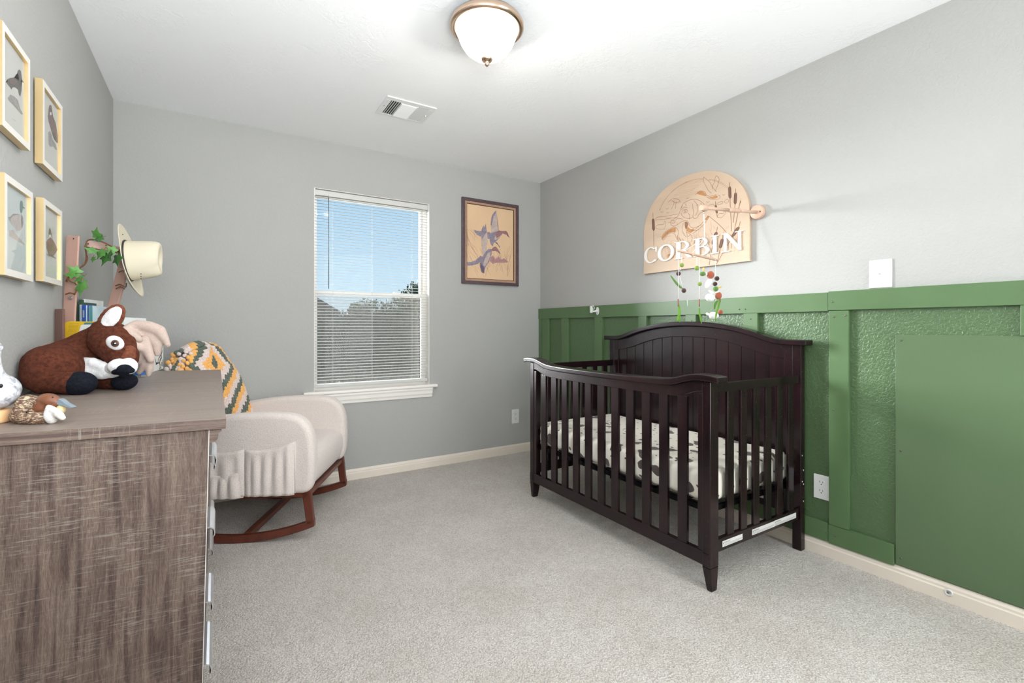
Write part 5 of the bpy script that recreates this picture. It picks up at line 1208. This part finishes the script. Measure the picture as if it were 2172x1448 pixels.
# hat
M('hat_straw',(208,200,178),.65,bs=220,bd=.0006,bst=.4); M('hat_band',(48,40,38),.6)
ht_=thing('cowboy_hat','cream straw cowboy hat hanging on the rack post with its crown outwards','hat',at(275,552,2.08))
HU=(Uv*.985-Rv*.14).normalized(); HA=Vector((.990,-.138,-.02)); HA=(HA-HU*HA.dot(HU)).normalized(); HV=HU.cross(HA).normalized()
hc=at(269,553,2.07)
b=B(); nt_,nr_=64,10; V=[]
for j in range(nr_+1):
    rho=j/nr_; row=[]
    for i in range(nt_):
        th=2*PI*i/nt_; ru=.085+(.160-.085)*rho; rv=.066+(.118-.066)*rho
        a_=.012*rho**1.7*math.sin(th)**2 - .004*rho**2*max(0,math.cos(th))**2 + .034*rho**2*max(0,-math.cos(th))**2
        row.append(b.bm.verts.new(hc+HU*ru*math.cos(th)+HV*rv*math.sin(th)+HA*a_))
    V.append(row)
for j in range(nr_):
    for i in range(nt_): f=b.bm.faces.new((V[j][i],V[j][(i+1)%nt_],V[j+1][(i+1)%nt_],V[j+1][i])); f.smooth=True
o=b.obj('brim','hat_straw',ht_); md=o.modifiers.new('t','SOLIDIFY'); md.thickness=.003
b.__init__(); V=[]; H_=.128
prof=[(0,1),(.15,.995),(.4,.97),(.65,.95),(.85,.915),(.95,.86),(1.0,.76),(.99,.62),(.93,.45),(.87,.25),(.85,.02)]
for k,(h,rr) in enumerate(prof):
    row=[]
    for i in range(nt_):
        th=2*PI*i/nt_; ru=.086*rr; rv=.068*rr*(1-.12*h)
        dent=.16*smoothstep(.45,1,h)*(math.exp(-((th-PI*1.28)/.42)**2)+math.exp(-((th-PI*.72)/.42)**2)) if k<8 else .1
        zz=h*H_*(1+.05*math.cos(th)*h)-(.010*smoothstep(.5,1,h)*abs(math.sin(th))**2 if k<7 else 0)
        row.append(b.bm.verts.new(hc+HU*ru*(1-dent)*math.cos(th)+HV*rv*(1-dent)*math.sin(th)+HA*(zz-.002)))
    V.append(row)
for j in range(len(V)-1):
    for i in range(nt_): f=b.bm.faces.new((V[j][i],V[j][(i+1)%nt_],V[j+1][(i+1)%nt_],V[j+1][i])); f.smooth=True
f=b.bm.faces.new(V[-1]); b.obj('crown','hat_straw',ht_,sub=1)
b=B(); b.tube([hc+HU*.0875*math.cos(2*PI*i/48)+HV*.0695*math.sin(2*PI*i/48)+HA*.006 for i in range(49)],.0036,6); b.obj('hat_band','hat_band',ht_)
for py in (581,586,590.5): B().ball(at(299,py,2.017),(.0024,.0035,.0020),8).obj('vent_hole','hat_band',ht_)
b=B(); b.tube(crv([hc+HU*.085+HA*-.003,hc+HU*.10-HV*.01+HA*-.006,hc+HU*.112-HV*.02+HA*.004],5),.0022,6); b.obj('chin_cord','hat_band',ht_)
# ivy
M('vine_stem',(112,78,44),.6,bs=80,bd=.0008); M('ivy_green',(84,138,62),.45,var=60,vamt=.25); M('ivy_dark',(60,108,50),.45,var=60,vamt=.25)
iv_=thing('ivy_garland','artificial ivy garland wound around the rack posts','garland',at(180,560,1.93))
def vine(pts,r=.0022,t=1.93): B().tube(crv([at(*(p if len(p)==3 else (p[0],p[1],t))) for p in pts],5),r,6).obj('vine','vine_stem',iv_)
vine([(264,548,2.07),(250,532,2.03),(232,520,2.0),(215,512,1.98),(198,508,1.97),(186,510,1.97),(181,522,1.96),(183,540,1.95),(181,556,1.94),(172,566,1.92),(160,574,1.88),(148,584,1.83),(141,594,1.82),(143,598,1.87)],.0028)
vine([(183,538,1.95),(186,547,1.94),(181,560,1.94),(170,568,1.92)],.0018)
vine([(144,592,1.82),(150,597,1.82),(158,600,1.82),(162,604,1.84)],.002); vine([(139,624,1.83),(148,621,1.83),(158,622,1.83),(163,614,1.85),(160,606,1.86)],.0024)
vine([(139,624,1.88),(150,628,1.88),(160,623,1.84)],.002)
vine([(245,606,2.09),(255,603,2.08),(266,609,2.09),(268,600,2.1)],.0024); vine([(246,612,2.09),(256,608,2.08),(265,613,2.09)],.002); vine([(252,577,2.09),(260,574,2.08),(270,577,2.1)],.002)
vine([(206,512,1.98),(208,505,1.97),(206,496,1.96)],.0016); vine([(225,520,1.97),(232,530,1.96),(246,534,1.97),(256,528,2.02)],.003)
lobes=[(0,-.42),(.20,-.62),(.62,-.66),(.52,-.22),(.90,.26),(.42,.34),(.16,.72),(0,1.15),(-.16,.72),(-.42,.34),(-.90,.26),(-.52,-.22),(-.62,-.66),(-.20,-.62)]
def ivy(px,py,t,size,ang,tilt=.3,m_='ivy_green',sx_=1.0):
    size*=1.18; c=at(px,py,t); q=srot(ang)@Euler((tilt,0,tilt*.7)).to_matrix(); b=B()
    ce=c+q@Vector((0,.0,0)); vs=[ce]+[c+q@Vector((x*size*sx_,.10*size*(abs(x)+abs(y)*.4),-y*size*-1)) for x,y in lobes]
    n=len(lobes); back=[v+Fv*.0008 for v in vs]
    b.faces(vs+back,[(0,i,i%n+1) for i in range(1,n+1)]+[(n+1,n+1+i%n+1,n+1+i) for i in range(1,n+1)]+[(i,n+1+i,n+1+i%n+1,i%n+1) for i in range(1,n+1)])
    b.obj('leaf',m_,iv_)
    B().tube([ce-q@Vector((0,0,size*.5)),ce-q@Vector((0,-.002,size*1.1))],.0009,5).obj('leaf_stalk','vine_stem',iv_)
ivy(204,497,1.955,.027,-20,.5,sx_=.7); ivy(210,505,1.96,.020,120,.3,'ivy_dark',.8); ivy(196,531,1.95,.026,80,.6,sx_=.6); ivy(215,536,1.94,.024,160,.3); ivy(197,549,1.94,.013,180,.2); ivy(224,546,1.94,.030,170,.3,'ivy_dark'); ivy(248,548,1.97,.030,200,.3,'ivy_dark'); ivy(238,530,1.95,.020,60,.5); ivy(207,541,1.93,.018,-120,.6)
ivy(160,574,1.82,.026,60,.5,sx_=.75); ivy(152,581,1.81,.020,110,.4); ivy(171,607,1.81,.030,185,.2); ivy(168,590,1.82,.022,150,.5,sx_=.7); ivy(232,538,1.93,.018,-150,.5,'ivy_dark')
